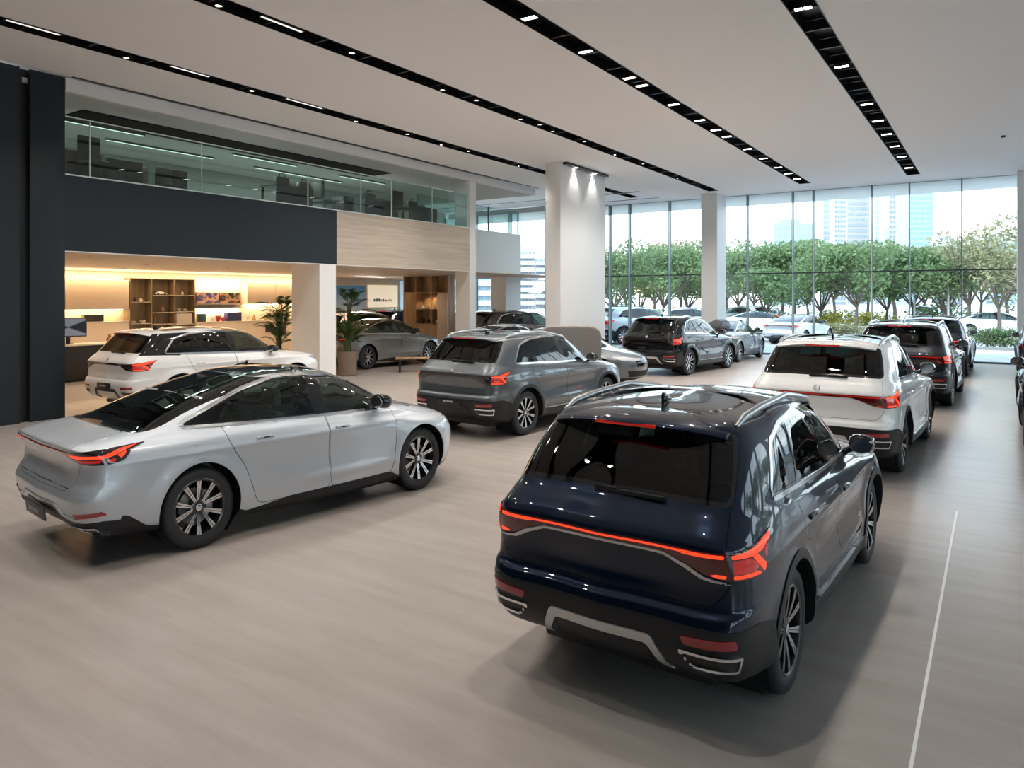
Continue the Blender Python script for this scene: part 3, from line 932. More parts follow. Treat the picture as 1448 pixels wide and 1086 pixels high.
    sp['overlays'] = [
        ('bumper_trim', [(-.05, .55), (.35, .55), (.49, .335), (.44, .335), (.32, .495), (-.05, .495)], 'silver', .014, .03, False, 0),
        ('diffuser_fin', [(.115, .48), (.125, .48), (.125, .32), (.115, .32)], 'gap', .006, .004, True, 0),
        ('diffuser_fin', [(.325, .46), (.335, .46), (.335, .32), (.325, .32)], 'gap', .006, .004, True, 0),
        ('reflector', [(.54, .595), (.86, .615), (.88, .565), (.56, .55)], 'reflector', .010, .02, True, 0),
        ('exhaust_tip', [(.53, .515), (.91, .515), (.89, .44), (.62, .44)], 'chrome', .018, .03, True, .008),
        ('exhaust_opening', [(.555, .502), (.89, .502), (.875, .45), (.64, .45)], 'pipe', .006, .0, True, 0),
        ('bar_trim', [(-.05, 1.012), (.42, 1.006), (.56, .965), (.66, .914), (.80, .895), (.80, .884), (.64, .90), (.53, .952), (.41, .992), (-.05, .998)], 'silver', .012, .02, False, 0),
    ]
    sp['flank_overlays'] = [('sill_strip', [(1.55, .405), (3.2, .385), (3.2, .372), (1.55, .392)], 'silver', .016, .02)]
    sp['mirror'] = (3.12, 1.10)
    sp['handles'] = {'front_door': (2.42, .955), 'rear_door': (1.42, .975)}
    sp['rails'] = [(.66, .645, .0), (.80, .65, .03), (1.10, .655, .045), (1.7, .66, .05), (2.2, .64, .045), (2.5, .61, .03), (2.66, .59, -.004)]
    sp['spoiler'] = [(.36, 1.625), (.40, 1.648), (.62, 1.668), (.86, 1.675), (.86, 1.64), (.50, 1.585), (.40, 1.605)]
    sp['spoiler_w'] = .635
    sp['brake_light'] = (.372, 1.617)
    sp['antenna'] = (1.02, 1.685)
    sp['wiper'] = ((.215, 1.245), (.3, 1.25))
    sp['emblem'] = (.066, 1.105); sp['emblem_tilt'] = -.6
    sp['plate'] = (.0, .60, .0)
    sp['pillar_panel'] = [(.24, 1.19), (1.0, 1.16), (1.3, 1.615), (.56, 1.605)]
    sp['seats'] = (2.25, 1.35, .52); sp['dash'] = (2.95, 1.06)
    sp['gate_split'] = 1.03
    sp['front_overlays'] = [('grille', [(-.05, .86), (.52, .84), (.46, .66), (-.05, .62)], 'gloss', .006, .01), ('front_intake', [(-.05, .50), (.70, .48), (.62, .34), (-.05, .34)], 'gap', .006, .01)]
    return sp

def sedan_spec():
    R = [
        (.28, .27, .25, 4.72, .18, .35, (.78, .83, .76), (.25, .17, .18)),
        (.08, .36, .34, 4.87, .26, .50, (.85, .92, .84), (.33, .25, .26)),
        (.02, .48, .38, 4.93, .42, .55, (.885, .93, .88), (.48, .40, .42)),
        (.0, .57, .40, 4.95, .54, .58, (.90, .935, .89), (.59, .56, .56)),
        (.03, .64, .42, 4.945, .62, .60, (.905, .935, .895), (.67, .66, .64)),
        (.075, .72, .44, 4.92, .68, .62, (.905, .933, .895), (.75, .74, .70)),
        (.08, .83, .46, 4.89, .74, .64, (.90, .932, .885), (.845, .83, .76)),
        (.05, .92, .48, 4.84, .78, .66, (.885, .925, .87), (.91, .89, .80)),
        (.015, .985, .50, 4.76, .82, .70, (.86, .905, .84), (.96, .94, .84)),
        (.06, 1.015, .52, 4.62, .865, .72, (.83, .885, .81), (.995, .975, .88)),
        (.33, 1.055, .45, 4.30, .935, .60, (.80, .868, .78), (1.03, 1.0, .95)),
        (.62, 1.085, .40, 3.98, .985, .50, (.78, .852, .76), (1.06, 1.02, 1.0)),
        (.98, 1.21, .40, 3.68, 1.13, .50, (.745, .815, .73), (1.18, 1.14, 1.13)),
        (1.34, 1.32, .42, 3.40, 1.26, .48, (.69, .76, .68), (1.29, 1.27, 1.26)),
        (1.68, 1.40, .42, 3.17, 1.365, .46, (.63, .695, .63), (1.37, 1.38, 1.36)),
        (1.87, 1.44, .42, 3.05, 1.41, .44, (.57, .625, .56), (1.415, 1.435, 1.405)),
        (2.02, 1.465, .40, 2.92, 1.44, .40, (.47, .51, .46), (1.445, 1.465, 1.44)),
        (2.25, 1.485, .36, 2.78, 1.465, .36, (.25, .27, .24), (1.47, 1.485, 1.465)),
    ]
    sp = dict(L=4.95, r=.36, Ra=.40, axles=(1.12, 4.02), rings=R, centre=(2.40, 2.65, 1.488, 1.478), crest=8, belt=.96, sedan=True)
    sp['flares'] = [(1.12, .36, .018, .10), (4.02, .36, .018, .10)]
    sp['sculpt'] = [(2.6, .64, .9, .12, -.016), (2.9, .43, .8, .045, .014), (2.6, .865, 1.9, .028, .012)]
    sp['tail_sculpt'] = [(0, .80, .62, .07, .02)]
    sp['belt_v'] = 11
    sp['dlo'] = [(.98, 1.085), (1.3, 1.068), (3.70, 1.0), (3.15, 1.30), (2.85, 1.385), (2.45, 1.42), (2.1, 1.405), (1.70, 1.33), (1.34, 1.215)]
    sp['dlo_r'] = .03
    sp['rear_glass'] = [(-.72, 10.62), (.72, 10.62), (.715, 11.3), (.68, 12.5), (.60, 15.0), (-.60, 15.0), (-.68, 12.5), (-.715, 11.3)]
    sp['rear_glass_x'] = 2.1
    sp['windscreen'] = [(-.76, 11.1), (.76, 11.1), (.58, 14.6), (-.58, 14.6)]
    sp['windscreen_x'] = 2.75
    sp['roof_glass'] = [(1.80, -.50), (2.90, -.48), (2.90, .48), (1.80, .50)]
    sp['roof_v'] = 15.05
    def clad(s):
        px = np.array([0, .25, .45, .62, .75, 1.5, 1.60, 2.1, 3.5, 3.6, 4.4, 4.5, 5])
        pz = np.array([.46, .46, .43, .31, .29, .29, .245, .30, .305, .25, .24, .26, .24])
        yin = np.interp(s.s, [0, .32, .42, .62, 2], [.0, .0, -.05, -.06, 0])
        return s.z - np.interp(s.x, px, pz) - np.where(s.x < .4, yin, 0)
    sp['cladding'] = clad
    sp['lamp_bar'] = .62
    sp['bar_dim'] = True
    sp['lamp'] = [(-1, .957), (.45, .957), (.65, .965), (.95, .985), (1.24, 1.005), (1.19, .965), (1.08, .890), (.96, .868), (.78, .868), (.60, .892), (.44, .937), (-1, .943)]
    sp['lamp_lit'] = [
        [(-1, .953), (.5, .954), (.5, .947), (-1, .947)],
        [(.50, .945), (.70, .945), (.92, .938), (1.0, .955), (1.08, .978), (1.19, .996), (1.14, .968), (1.0, .930), (.92, .916), (.66, .922), (.54, .932)],
        [(1.04, .935), (1.14, .962), (1.11, .935), (1.06, .910)],
    ]
    sp['lamp_lens'] = [[(.64, .908), (.90, .905), (.88, .885), (.70, .885)], [(.93, .905), (1.02, .912), (1.0, .885), (.93, .882)]]
    sp['tailgate'] = [(-1, 3.9), (.50, 3.9), (.60, 4.6), (.68, 6.5), (.66, 9), (.64, 10.58), (-1, 10.58)]
    sp['tailgate_x'] = 1.2
    sp['bonnet'] = [(3.5, -.74), (4.2, -.78), (4.62, -.62), (4.78, 0), (4.62, .62), (4.2, .78), (3.5, .74)]
    sp['bonnet_x'] = 3.75; sp['bonnet_v'] = 8.3
    sp['front_door'] = [(2.62, .29), (3.52, .29), (3.58, .60), (3.62, 1.0), (3.15, 1.32), (2.75, 1.44), (2.56, 1.44), (2.60, 1.03)]
    sp['rear_door'] = [(1.72, .29), (2.60, .29), (2.59, 1.03), (2.55, 1.44), (2.1, 1.43), (1.62, 1.33), (1.36, 1.07), (1.42, .88), (1.58, .66)]
    sp['fuel'] = [(.98, .92), (1.22, .925), (1.25, .80), (1.05, .80)]
    sp['headlamp'] = [(4.30, .80), (4.62, .80), (4.95, .72), (4.95, .66), (4.6, .70)]
    sp['pillars'] = [((2.46, 1.0), (2.66, 1.0), (2.58, 1.5), (2.44, 1.5)), ((1.30, 1.0), (1.335, 1.0), (1.70, 1.5), (1.665, 1.5)), ((3.30, .98), (3.33, .98), (3.33, 1.25), (3.30, 1.25))]
    sp['door_split'] = 2.55
    sp['quarter_split'] = ((1.318, 1.0), (1.683, 1.5))
    sp['rear_side_glass'] = M['glass']
    sp['overlays'] = [
        ('bumper_trim', [(-.05, .515), (.36, .515), (.52, .455), (.75, .44), (.75, .43), (.50, .44), (.35, .495), (-.05, .495)], 'silver', .010, .02, False, 0),
        ('reflector', [(.66, .475), (1.0, .50), (1.06, .47), (.72, .45)], 'reflector', .010, .02, True, 0),
        ('exhaust_tip', [(.58, .365), (.90, .365), (1.0, .29), (.70, .29)], 'chrome', .016, .03, True, .007),
        ('exhaust_opening', [(.61, .355), (.89, .355), (.97, .30), (.71, .30)], 'pipe', .006, .0, True, 0),
        ('bumper_crease', [(-.05, .668), (.60, .665), (.60, .659), (-.05, .662)], 'gap', .001, .0, False, 0),
    ]
    sp['flank_overlays'] = []
    sp['mirror'] = (3.36, 1.02)
    sp['handles'] = {'front_door': (2.78, .885), 'rear_door': (1.80, .905)}
    sp['antenna'] = (1.62, 1.40)
    sp['plate'] = (-.005, .40, -.12)
    sp['seats'] = (2.55, 1.62, .40); sp['dash'] = (3.30, .96)
    sp['seat_mat'] = 'seat_pale'
    sp['spokes'] = 5
    sp['gate_split'] = .95
    sp['front_overlays'] = [('grille', [(-.05, .70), (.50, .68), (.44, .52), (-.05, .50)], 'gloss', .006, .01), ('front_intake', [(-.05, .42), (.74, .44), (.66, .28), (-.05, .28)], 'gap', .006, .01)]
    return sp
# ------------------------------------------------------------------ the place
def room_materials():
    m = mat('floor_stone', (.40, .37, .34), .27, spec=.45)
    nt, nd, ln, b = nodes_of(m)
    tc = nd.new('ShaderNodeTexCoord')
    def noise(scale, stretch, detail=5):
        mp = nd.new('ShaderNodeMapping'); mp.inputs['Scale'].default_value = stretch
        n = nd.new('ShaderNodeTexNoise'); n.inputs['Scale'].default_value = scale; n.inputs['Detail'].default_value = detail
        ln.new(tc.outputs['Object'], mp.inputs[0]); ln.new(mp.outputs[0], n.inputs['Vector']); return n.outputs['Fac']
    a = noise(1.5, (.5, 4.2, 1)); c = noise(.45, (1, 1, 1), 3); e = noise(9, (.5, 4, 1), 2)
    def mth(op, x, y):
        q = nd.new('ShaderNodeMath'); q.operation = op
        for i, v in enumerate((x, y)):
            if isinstance(v, float): q.inputs[i].default_value = v
            else: ln.new(v, q.inputs[i])
        return q.outputs[0]
    s = mth('ADD', mth('ADD', mth('MULTIPLY', a, .45), mth('MULTIPLY', c, .40)), mth('MULTIPLY', e, .15))
    cr = nd.new('ShaderNodeValToRGB')
    cr.color_ramp.elements[0].position = .25; cr.color_ramp.elements[0].color = (.275, .240, .218, 1)
    cr.color_ramp.elements[1].position = .78; cr.color_ramp.elements[1].color = (.425, .382, .352, 1)
    ln.new(s, cr.inputs[0]); ln.new(cr.outputs[0], b.inputs['Base Color'])
    M['floor'] = m
    M['white'] = mat('white_plaster', (.80, .79, .775), .75)
    M['ceil'] = mat('white_ceiling', (.90, .89, .88), .9)
    M['column'] = mat('white_column_paint', (.82, .82, .81), .5)
    M['navywall'] = mat('dark_blue_panel', (.012, .018, .024), .45, spec=.35)
    M['blackgap'] = mat('black_reveal', (.004, .004, .005), .6)
    M['beige'] = noise_col(mat('beige_wood_panel', (.50, .42, .34), .55), (.44, .37, .30), (.54, .46, .375), 3, 4, (1, .25, 4))
    M['warmwall'] = mat('cream_wall', (.74, .625, .49), .7)
    M['oak'] = noise_col(mat('oak_veneer', (.42, .28, .16), .5), (.30, .19, .10), (.46, .31, .18), 5, 5, (1, 1, .15))
    M['oakdark'] = noise_col(mat('dark_oak', (.26, .2, .12), .5), (.20, .15, .085), (.30, .225, .135), 5, 5, (1, 1, .15))
    M['mullion'] = mat('grey_metal_frame', (.10, .125, .13), .35, .6)
    M['fin'] = mat('steel_fin', (.22, .30, .30), .3, .4)
    M['pane'] = glass_mat('clear_window_glass', (.93, .965, .955), 1.45, boost=.8)
    M['balu'] = glass_mat('green_tinted_glass', (.74, .85, .82), 1.5)
    M['edge'] = mat('glass_edge', (.62, .72, .70), .3)
    M['channel'] = mat('black_channel', (.012, .012, .013), .30, .3)
    M['fitting'] = mat('dark_fitting', (.03, .03, .032), .35, .4)
    M['lens'] = mat('lit_lens', (1, 1, 1), .3, emit=(1.0, .93, .82), estr=4)
    M['lensw'] = mat('lit_warm_lens', (1, 1, 1), .3, emit=(1.0, .85, .65), estr=5)
    M['cove'] = mat('warm_cove_strip', (1, 1, 1), .5, emit=(1.0, .72, .40), estr=4)
    M['linear'] = mat('linear_lamp', (1, 1, 1), .5, emit=(1.0, .96, .90), estr=.35)
    M['linear2'] = mat('dim_linear_lamp', (1, 1, 1), .5, emit=(.9, 1.0, .95), estr=.55)
    M['darkcounter'] = mat('dark_counter', (.018, .014, .012), .4)
    M['stonetop'] = mat('pale_worktop', (.62, .55, .46), .35)
    M['screenframe'] = mat('black_plastic', (.01, .01, .011), .3)
    M['concrete'] = mat('grey_plaster', (.40, .40, .39), .8)
    M['taupe'] = mat('taupe_felt', (.155, .143, .133), .75)
    M['officegrey'] = mat('office_wall', (.26, .285, .275), .8)
    M['officedark'] = mat('office_black', (.016, .017, .018), .5)
    M['fabric'] = mat('grey_fabric', (.45, .45, .44), .8)

LINEARS = [(-12.50, 4.95, 5.75, 'slim linear lamp at the near end of the leftmost ceiling channel'), (-12.50, 7.6, 8.4, 'slim linear lamp between two spotlights of the leftmost ceiling channel'), (-12.50, 10.2, 11.2, 'third slim linear lamp along the leftmost ceiling channel'), (-9.16, 7.0, 7.8, 'slim linear lamp in the third ceiling channel from the right')]

def room():
    W = -14.85
    def st(o, kind='structure'):
        o['kind'] = kind; return o
    # floor
    st(box_obj('floor', -24.6, 9.0, -7.0, 30.55, -.20, 0, M['floor']))
    st(box_obj('trim_1', -.353, -.335, 1.0, 9.2, -.004, .0006, mat('white_inlay', (.8, .8, .78), .5)))
    # ceiling with four slots
    xs = [(-2.54, -2.12), (-6.06, -5.64), (-9.47, -9.05), (-12.84, -12.42)]
    edges = [-14.72] + [v for p in sorted(xs) for v in p] + [9.0]
    for i in range(0, len(edges), 2):
        st(box_obj('ceiling', edges[i], edges[i + 1], -7, 28.4, 6.52, 6.78, M['ceil']))
    st(box_obj('ceiling', -14.72, 9, 28.4, 30.3, 6.52, 6.78, M['ceil']))
    st(box_obj('roof', -24.6, 9.25, -7.3, 30.6, 6.80, 7.1, M['ceil']))
    names = ['rightmost', 'second from the right', 'third from the right', 'leftmost wide']
    for i, (x0, x1) in enumerate(xs):
        e = empty('lighting_channel', ((x0 + x1) / 2, 10, 6.52), 0, '%s dark recessed lighting channel running along the white ceiling' % names[i], 'ceiling channel')
        w = (x1 - x0) / 2 - .003
        t = MB()
        t.box(-w, -w + .012, -17, 18.4, -.004, .20); t.box(w - .012, w, -17, 18.4, -.004, .20); t.box(-w, w, -17, 18.4, .20, .22)
        t.box(-w, w, 18.388, 18.4, -.004, .2)
        t.build('trough', M['channel'], e)
        r = MB()
        for k in range(-11, 18):
            r.box(-w + .012, w - .012, k * 1.0 + .3, k * 1.0 + .34, .03, .19)
        r.build('cross_bar', M['fitting'], e)['kind'] = 'stuff'
    # spotlights in the channels
    rows = [(-2.33, [2.4, 5.2, 8.2, 11.2, 14.4, 17.5, 19.3, 21.0, 22.8, 24.6, 26.8], True, 'rightmost'),
            (-5.85, [1.5, 4.2, 6.8, 9.3, 11.1, 12.9, 13.5, 15.2, 16.9, 18.1, 19.0, 20.9, 22.6, 24.4, 25.8, 27.1], True, 'second'),
            (-9.26, [1.0, 3.6, 6.4, 8.9, 11.5, 12.5, 14.4, 15.1, 15.9, 17.4, 19.5, 21.3, 24.6, 26.4], False, 'third'),
            (-12.63, [1.8, 4.4, 6.9, 9.4, 12.4, 14.1, 15.6, 16.7, 19.5, 26.5], False, 'leftmost')]
    hs = MB().lathe([(.050, .16), (.062, .15), (.062, .0), (.052, -.01), (.048, .006)], 20).mesh('housing', smooth=True)
    ls = MB().lathe([(0, .004), (.046, .004)], 20).mesh('lens')
    h2 = MB().box(-.13, .13, -.065, .065, 0, .12).mesh('housing', bevel=.008)
    l2 = MB().box(-.115, -.012, -.05, .05, -.004, .0).box(.012, .115, -.05, .05, -.004, 0).mesh('lens')
    ordn = ['first', 'second', 'third', 'fourth', 'fifth', 'sixth', 'seventh', 'eighth', 'ninth', 'tenth', 'eleventh', 'twelfth', 'thirteenth', 'fourteenth', 'fifteenth', 'sixteenth']
    for (x, ys, twin, nm) in rows:
        for i, y in enumerate(ys):
            dx = (-.05, .06)[i % 2] if not twin else 0
            e = empty('ceiling_spotlight', (x + dx, y, 6.50 if not twin else 6.515), 0,
                      'lit %s spotlight, %s from the window in the %s ceiling channel' % ('twin-lens' if twin else 'small round', ordn[len(ys) - 1 - i], nm if nm in ('rightmost', 'leftmost') else nm + ' (from the right)'),
                      'spotlight', 'spotlights in the ceiling channels')
            obj('housing', h2 if twin else hs, M['fitting'], e)
            obj('lens', l2 if twin else ls, M['lens'], e)
            l = bpy.data.lights.new('spot_lamp', 'SPOT'); l.energy = LAMP_W; l.spot_size = math.radians(125); l.spot_blend = 1.0
            l.shadow_soft_size = .06; l.color = (1.0, .93, .855)
            lo = bpy.data.objects.new('spot_lamp', l); COL.objects.link(lo); lo.location = (0, 0, -.05); lo.parent = e
    # narrow slots in the ceiling by the window and over the gallery
    sl = MB()
    st(MB().box(-22, -11.8, 26.85, 26.97, 6.505, 6.52).build('trim_2', M['channel']))
    st(MB().box(-22, -11.8, 28.95, 29.03, 6.508, 6.52).build('trim_3', M['channel']))
    st(MB().box(-14.70, -14.655, 6.95, 24, 6.505, 6.53).build('trim_4', M['channel']))
    # right, rear walls (behind the viewer) and the east window front
    st(box_obj('wall_south', -15.5, 9.2, -7.3, -7.0, 0, 6.8, M['navywall']))
    # ---- left wall: dark portal
    st(box_obj('wall_west', W - .3, W, -7, 6.12, 0, 6.52, M['navywall']))
    st(box_obj('trim_5', W - .25, W - .12, 6.12, 6.29, 0, 6.52, M['blackgap']))
    st(box_obj('trim_6', W - .30, W + .002, 1.5, 1.515, 0, 6.52, M['blackgap']))
    p = MB().box(W - .35, W, 6.29, 6.90, 0, 6.52)
    st(p.build('wall_portal', M['navywall'], bevel=.004))
    st(box_obj('wall_fascia', W - .35, W, 6.90, 13.81, 3.2, 4.66, M['navywall']))
    bf = st(box_obj('wall_gallery', W - .35, W - .004, 13.81, 19.79, 3.2, 4.66, M['beige']))
    st(box_obj('trim_7', W - .36, W + .004, 6.90, 19.79, 3.185, 3.2, M['white']))
    st(box_obj('trim_8', W - .34, W + .012, 6.90, 19.79, 4.66, 4.685, M['edge']))
    st(box_obj('column', W - .60, W, 19.79, 20.15, 0, 6.52, M['column']))
    st(box_obj('column', W - 1.10, W - .001, 13.21, 13.78, 0, 3.2, M['column']))
    st(box_obj('column', -11.74, -11.2, 19.6, 22.7, 0, 6.52, M['column'], bevel=.01))
    tp = empty('column_light_box', (-11.2, 21.2, 6.44), 0, 'black lighting slot along the top of the big white column', 'light fitting')
    MB().box(-.02, .16, -1.45, 1.45, 0, .075).build('slot', M['channel'], tp)
    for y in (-.75, .55):
        MB().box(.04, .14, y - .05, y + .05, -.006, .0).build('lens', M['lens'], tp)
        l = bpy.data.lights.new('wash_lamp', 'SPOT'); l.energy = 16; l.spot_size = math.radians(80); l.spot_blend = .8; l.color = (1, .95, .88)
        lo = bpy.data.objects.new('wash_lamp', l); COL.objects.link(lo); lo.parent = tp; lo.location = (.10, y, -.03); lo.rotation_euler = (0, math.radians(8), 0)
    st(box_obj('column', -9.98, -9.32, 29.0, 30.15, 0, 6.52, M['column']))
    st(box_obj('column', .62, 1.5, 29.4, 30.3, 0, 6.52, M['column']))
    # gallery: slab, bulkhead, ceiling, back wall
    st(box_obj('slab', -24.4, W - .35, 6.2, 20.15, 3.22, 4.60, M['officegrey']))
    st(box_obj('ceiling', -24.5, W - .36, 6.0, 28.0, 3.19, 3.22, M['warmwall']))
    st(box_obj('beam', W - .10, W + .03, 6.90, 24.0, 6.27, 6.52, M['white']))
    st(box_obj('ceiling', -24.4, W - .10, 6.2, 24.0, 6.27, 6.37, mat('gallery_ceiling', (.55, .53, .50), .8)))
    dk = st(box_obj('trim_9', -17.1, -16.02, 7.8, 17.2, 6.25, 6.27, mat('bronze_slot', (.014, .010, .008), .7, spec=.05)))
    st(box_obj('wall_office', -20.6, -20.4, 6.2, 24.0, 4.60, 6.27, M['officegrey']))
    st(box_obj('wall_south', -24.5, W - .35, 6.0, 6.2, 0, 6.5, M['warmwall']))
    # balustrade
    ys = [6.93, 7.40, 9.83, 12.88, 14.78, 16.03, 17.9, 19.76]
    for i in range(len(ys) - 1):
        e = empty('glass_balustrade', (W - .06, ys[i], 4.685), 0, 'tinted glass balustrade panel, %s along the gallery counted from the dark wall' % ordn[i], 'balustrade', 'glass balustrade panels of the gallery')
        d = ys[i + 1] - ys[i]
        MB().box(-.008, .008, .006, d - .012, 0, 1.10).build('pane', M['balu'], e)
        MB().box(-.012, .012, d - .022, d - .004, 0, 1.10).build('edge_post', M['edge'], e)
        MB().box(-.016, .016, 0, d, 1.10, 1.122).build('top_rail', M['edge'], e)
    # linear lamps of the office
    for k, (x, y0, y1) in enumerate([(-17.2, 7.6, 9.8), (-18.4, 9.5, 12.5), (-17.4, 12.4, 14.6), (-18.6, 14, 17.5), (-17.6, 16.5, 18.6)]):
        e = empty('linear_lamp_bar', (x, y0, 6.22), 0, 'thin linear office lamp, %s behind the glass balustrade from the dark wall' % ordn[k], 'lamp', 'office ceiling lamps')
        MB().box(-.03, .03, 0, y1 - y0, 0, .05).build('lamp_body', M['fitting'], e)
        MB().box(-.024, .024, .02, y1 - y0 - .02, -.006, 0).build('diffuser', M['linear2'], e)
        l = bpy.data.lights.new('office_lamp', 'AREA'); l.shape = 'RECTANGLE'; l.size = .06; l.size_y = y1 - y0; l.energy = 24; l.color = (.97, 1, .97)
        lo = bpy.data.objects.new('office_lamp', l); COL.objects.link(lo); lo.parent = e; lo.location = (0, (y1 - y0) / 2, -.02)
    # portal beyond the pier
    st(box_obj('wall_portal', -18.26, -17.5, 20.15, 27.1, 3.22, 5.08, M['column']))
    st(box_obj('column', -18.26, -17.5, 25.9, 27.1, 0, 3.22, M['column']))
    e = empty('upper_glass_screen', (-17.55, 20.2, 5.08), 0, 'clear glass screen standing on the white portal beam beyond the pier', 'glass screen')
    MB().box(-.008, .008, 0, 6.8, 0, 1.0).build('pane', M['balu'], e)
    for k in (0.05, 2.3, 4.5, 6.75): MB().box(-.03, .03, k - .025, k + .025, 0, .99).build('post', M['fin'], e)
    # alcove walls
    X = -24.4
    st(box_obj('wall_back', X - .2, X, 6.0, 30.4, 0, 6.8, M['warmwall']))
    # ---- window wall, one bay at a time
    xs = [-24.4, -22.3, -20.2, -18.1, -16.4, -14.7, -13.73, -11.84, -9.65, -8.48, -6.70, -5.93, -3.87, -2.62, -.98, .75, 2.7, 4.8, 6.9, 9.0]
    Y = 30.4
    def bay(e, L, n):
        MB().box(0, L, -.006, .006, .06, 3.26).box(0, L, -.006, .006, 3.31, 6.50).build('pane', M['pane'], e)
        f = MB().box(0, L, -.05, .05, 0, .06)
        f.build('sill', M['mullion'], e)
        MB().box(0, L, -.03, .03, 3.26, 3.31).build('transom', M['mullion'], e)
        MB().box(-.022, .022, -.05, .05, .06, 6.52).build('mullion', M['mullion'], e)
        MB().box(-.010, .010, -.24, -.05, 0, 6.52).build('fin', M['fin'], e)
    for i in range(len(xs) - 1):
        e = empty('window_%d' % (i + 1), (xs[i], Y, 0)); e['kind'] = 'structure'
        bay(e, xs[i + 1] - xs[i], i)
    n0 = len(xs)
    # east side: solid wall, glazed in its southern half
    st(box_obj('wall_east', 9.0, 9.25, -7.3, 30.95, 0, .6, M['white']))
    st(box_obj('wall_east', 9.0, 9.25, -7.3, 30.95, 5.4, 6.8, M['white']))
    for i in range(9):
        y0 = -6.6 + 4.15 * i
        st(box_obj('wall_east', 9.0, 9.25, y0 + 3.5, y0 + 4.15, .6, 5.4, M['white']))
        e = empty('window_%d' % (n0 + i), (9.1, y0, 0)); e['kind'] = 'structure'
        MB().box(-.006, .006, 0, 3.5, .65, 5.35).build('pane', M['pane'], e)
        MB().box(-.05, .05, 0, 3.5, .6, .66).box(-.05, .05, 0, 3.5, 5.34, 5.4).box(-.05, .05, 0, .06, .66, 5.34).box(-.05, .05, 3.44, 3.5, .66, 5.34).box(-.04, .04, .06, 3.44, 3.2, 3.26).build('frame', M['mullion'], e)
    fm = bpy.data.materials.new('translucent_soffit_band'); fm.use_nodes = True  # translucent sheet made up so skylight brightens the soffit strip
    nd = fm.node_tree.nodes; ln = fm.node_tree.links; nd.clear()
    out = nd.new('ShaderNodeOutputMaterial'); mx = nd.new('ShaderNodeMixShader'); mx.inputs[0].default_value = .65
    df = nd.new('ShaderNodeBsdfDiffuse'); df.inputs[0].default_value = (.85, .86, .86, 1); tl = nd.new('ShaderNodeBsdfTranslucent'); tl.inputs[0].default_value = (.92, .94, .94, 1)
    ln.new(df.outputs[0], mx.inputs[1]); ln.new(tl.outputs[0], mx.inputs[2]); ln.new(mx.outputs[0], out.inputs[0])
    st(box_obj('trim_10', -24.6, 9.0, 30.50, 30.505, 6.10, 6.52, fm))
    st(box_obj('beam', -24.6, 9.25, 30.62, 30.95, 6.52, 6.8, M['concrete']))
    e = empty('smoke_detector', (.18, 22.9, 6.52), 0, 'small smoke detector on the white ceiling near the right edge', 'detector')
    MB().lathe([(0, -.05), (.045, -.045), (.06, -.02), (.06, 0)], 18).build('body', M['channel'], e, smooth=True)
    for k, (x, ya, yb, lb) in enumerate(LINEARS):
        e = empty('linear_lamp_bar', (x, ya, 6.515), 0, lb, 'lamp')  # slim lamp sitting free in the channel mouth, fixed to no surface
        MB().box(-.05, .05, 0, yb - ya, 0, .025).build('lamp_body', M['fitting'], e)
        MB().box(-.02, .02, .02, yb - ya - .02, -.006, 0).build('diffuser', M['linear'], e)


# ------------------------------------------------------------------ outdoors
def leaf_mat(name, c1, c2):
    m = bpy.data.materials.new(name); m.use_nodes = True
    nt = m.node_tree; nd = nt.nodes; ln = nt.links; nd.clear()
    out = nd.new('ShaderNodeOutputMaterial')
    geo = nd.new('ShaderNodeNewGeometry'); oi = nd.new('ShaderNodeObjectInfo')
    cr = nd.new('ShaderNodeValToRGB')
    cr.color_ramp.elements[0].color = (*c1, 1); cr.color_ramp.elements[1].color = (*c2, 1)
    ad = nd.new('ShaderNodeMath'); ad.operation = 'MULTIPLY_ADD'; ad.inputs[1].default_value = .75
    mu = nd.new('ShaderNodeMath'); mu.operation = 'MULTIPLY'; mu.inputs[1].default_value = .25
    ln.new(oi.outputs['Random'], mu.inputs[0]); ln.new(geo.outputs['Random Per Island'], ad.inputs[0]); ln.new(mu.outputs[0], ad.inputs[2])
    ln.new(ad.outputs[0], cr.inputs[0])
    df = nd.new('ShaderNodeBsdfDiffuse'); tr = nd.new('ShaderNodeBsdfTranslucent'); mx = nd.new('ShaderNodeMixShader'); mx.inputs[0].default_value = .4
    ln.new(cr.outputs[0], df.inputs[0]); ln.new(cr.outputs[0], tr.inputs[0])
    ln.new(df.outputs[0], mx.inputs[1]); ln.new(tr.outputs[0], mx.inputs[2]); ln.new(mx.outputs[0], out.inputs[0])
    return m

def leaf_cloud(blobs, n, size, rnd, flat=.5):
    """n small leaves scattered over the shells of the blobs (x, y, z, rx, ry, rz)"""
    V = np.zeros((n * 4, 3)); F = np.arange(n * 4).reshape(n, 4)
    w = np.array([b[3] * b[4] + b[4] * b[5] for b in blobs]); w = np.cumsum(w / w.sum())
    for i in range(n):
        b = blobs[int(np.searchsorted(w, rnd.random()))]
        while True:
            d = Vector((rnd.gauss(0, 1), rnd.gauss(0, 1), rnd.gauss(0, 1)))
            if d.length > .1: break
        d.normalize()
        q = rnd.random() ** .35
        c = Vector((b[0] + d.x * b[3] * q, b[1] + d.y * b[4] * q, b[2] + d.z * b[5] * q))
        nn = Vector((rnd.gauss(0, 1), rnd.gauss(0, 1), rnd.gauss(0, 1) + flat * 2)).normalized()
        t = nn.orthogonal().normalized(); t.rotate(Matrix.Rotation(rnd.random() * 6.28, 3, nn))
        u = nn.cross(t); s = size * rnd.uniform(.6, 1.25)
        V[4 * i] = c - t * s; V[4 * i + 1] = c - u * s * .45; V[4 * i + 2] = c + t * s; V[4 * i + 3] = c + u * s * .45
    return V, F

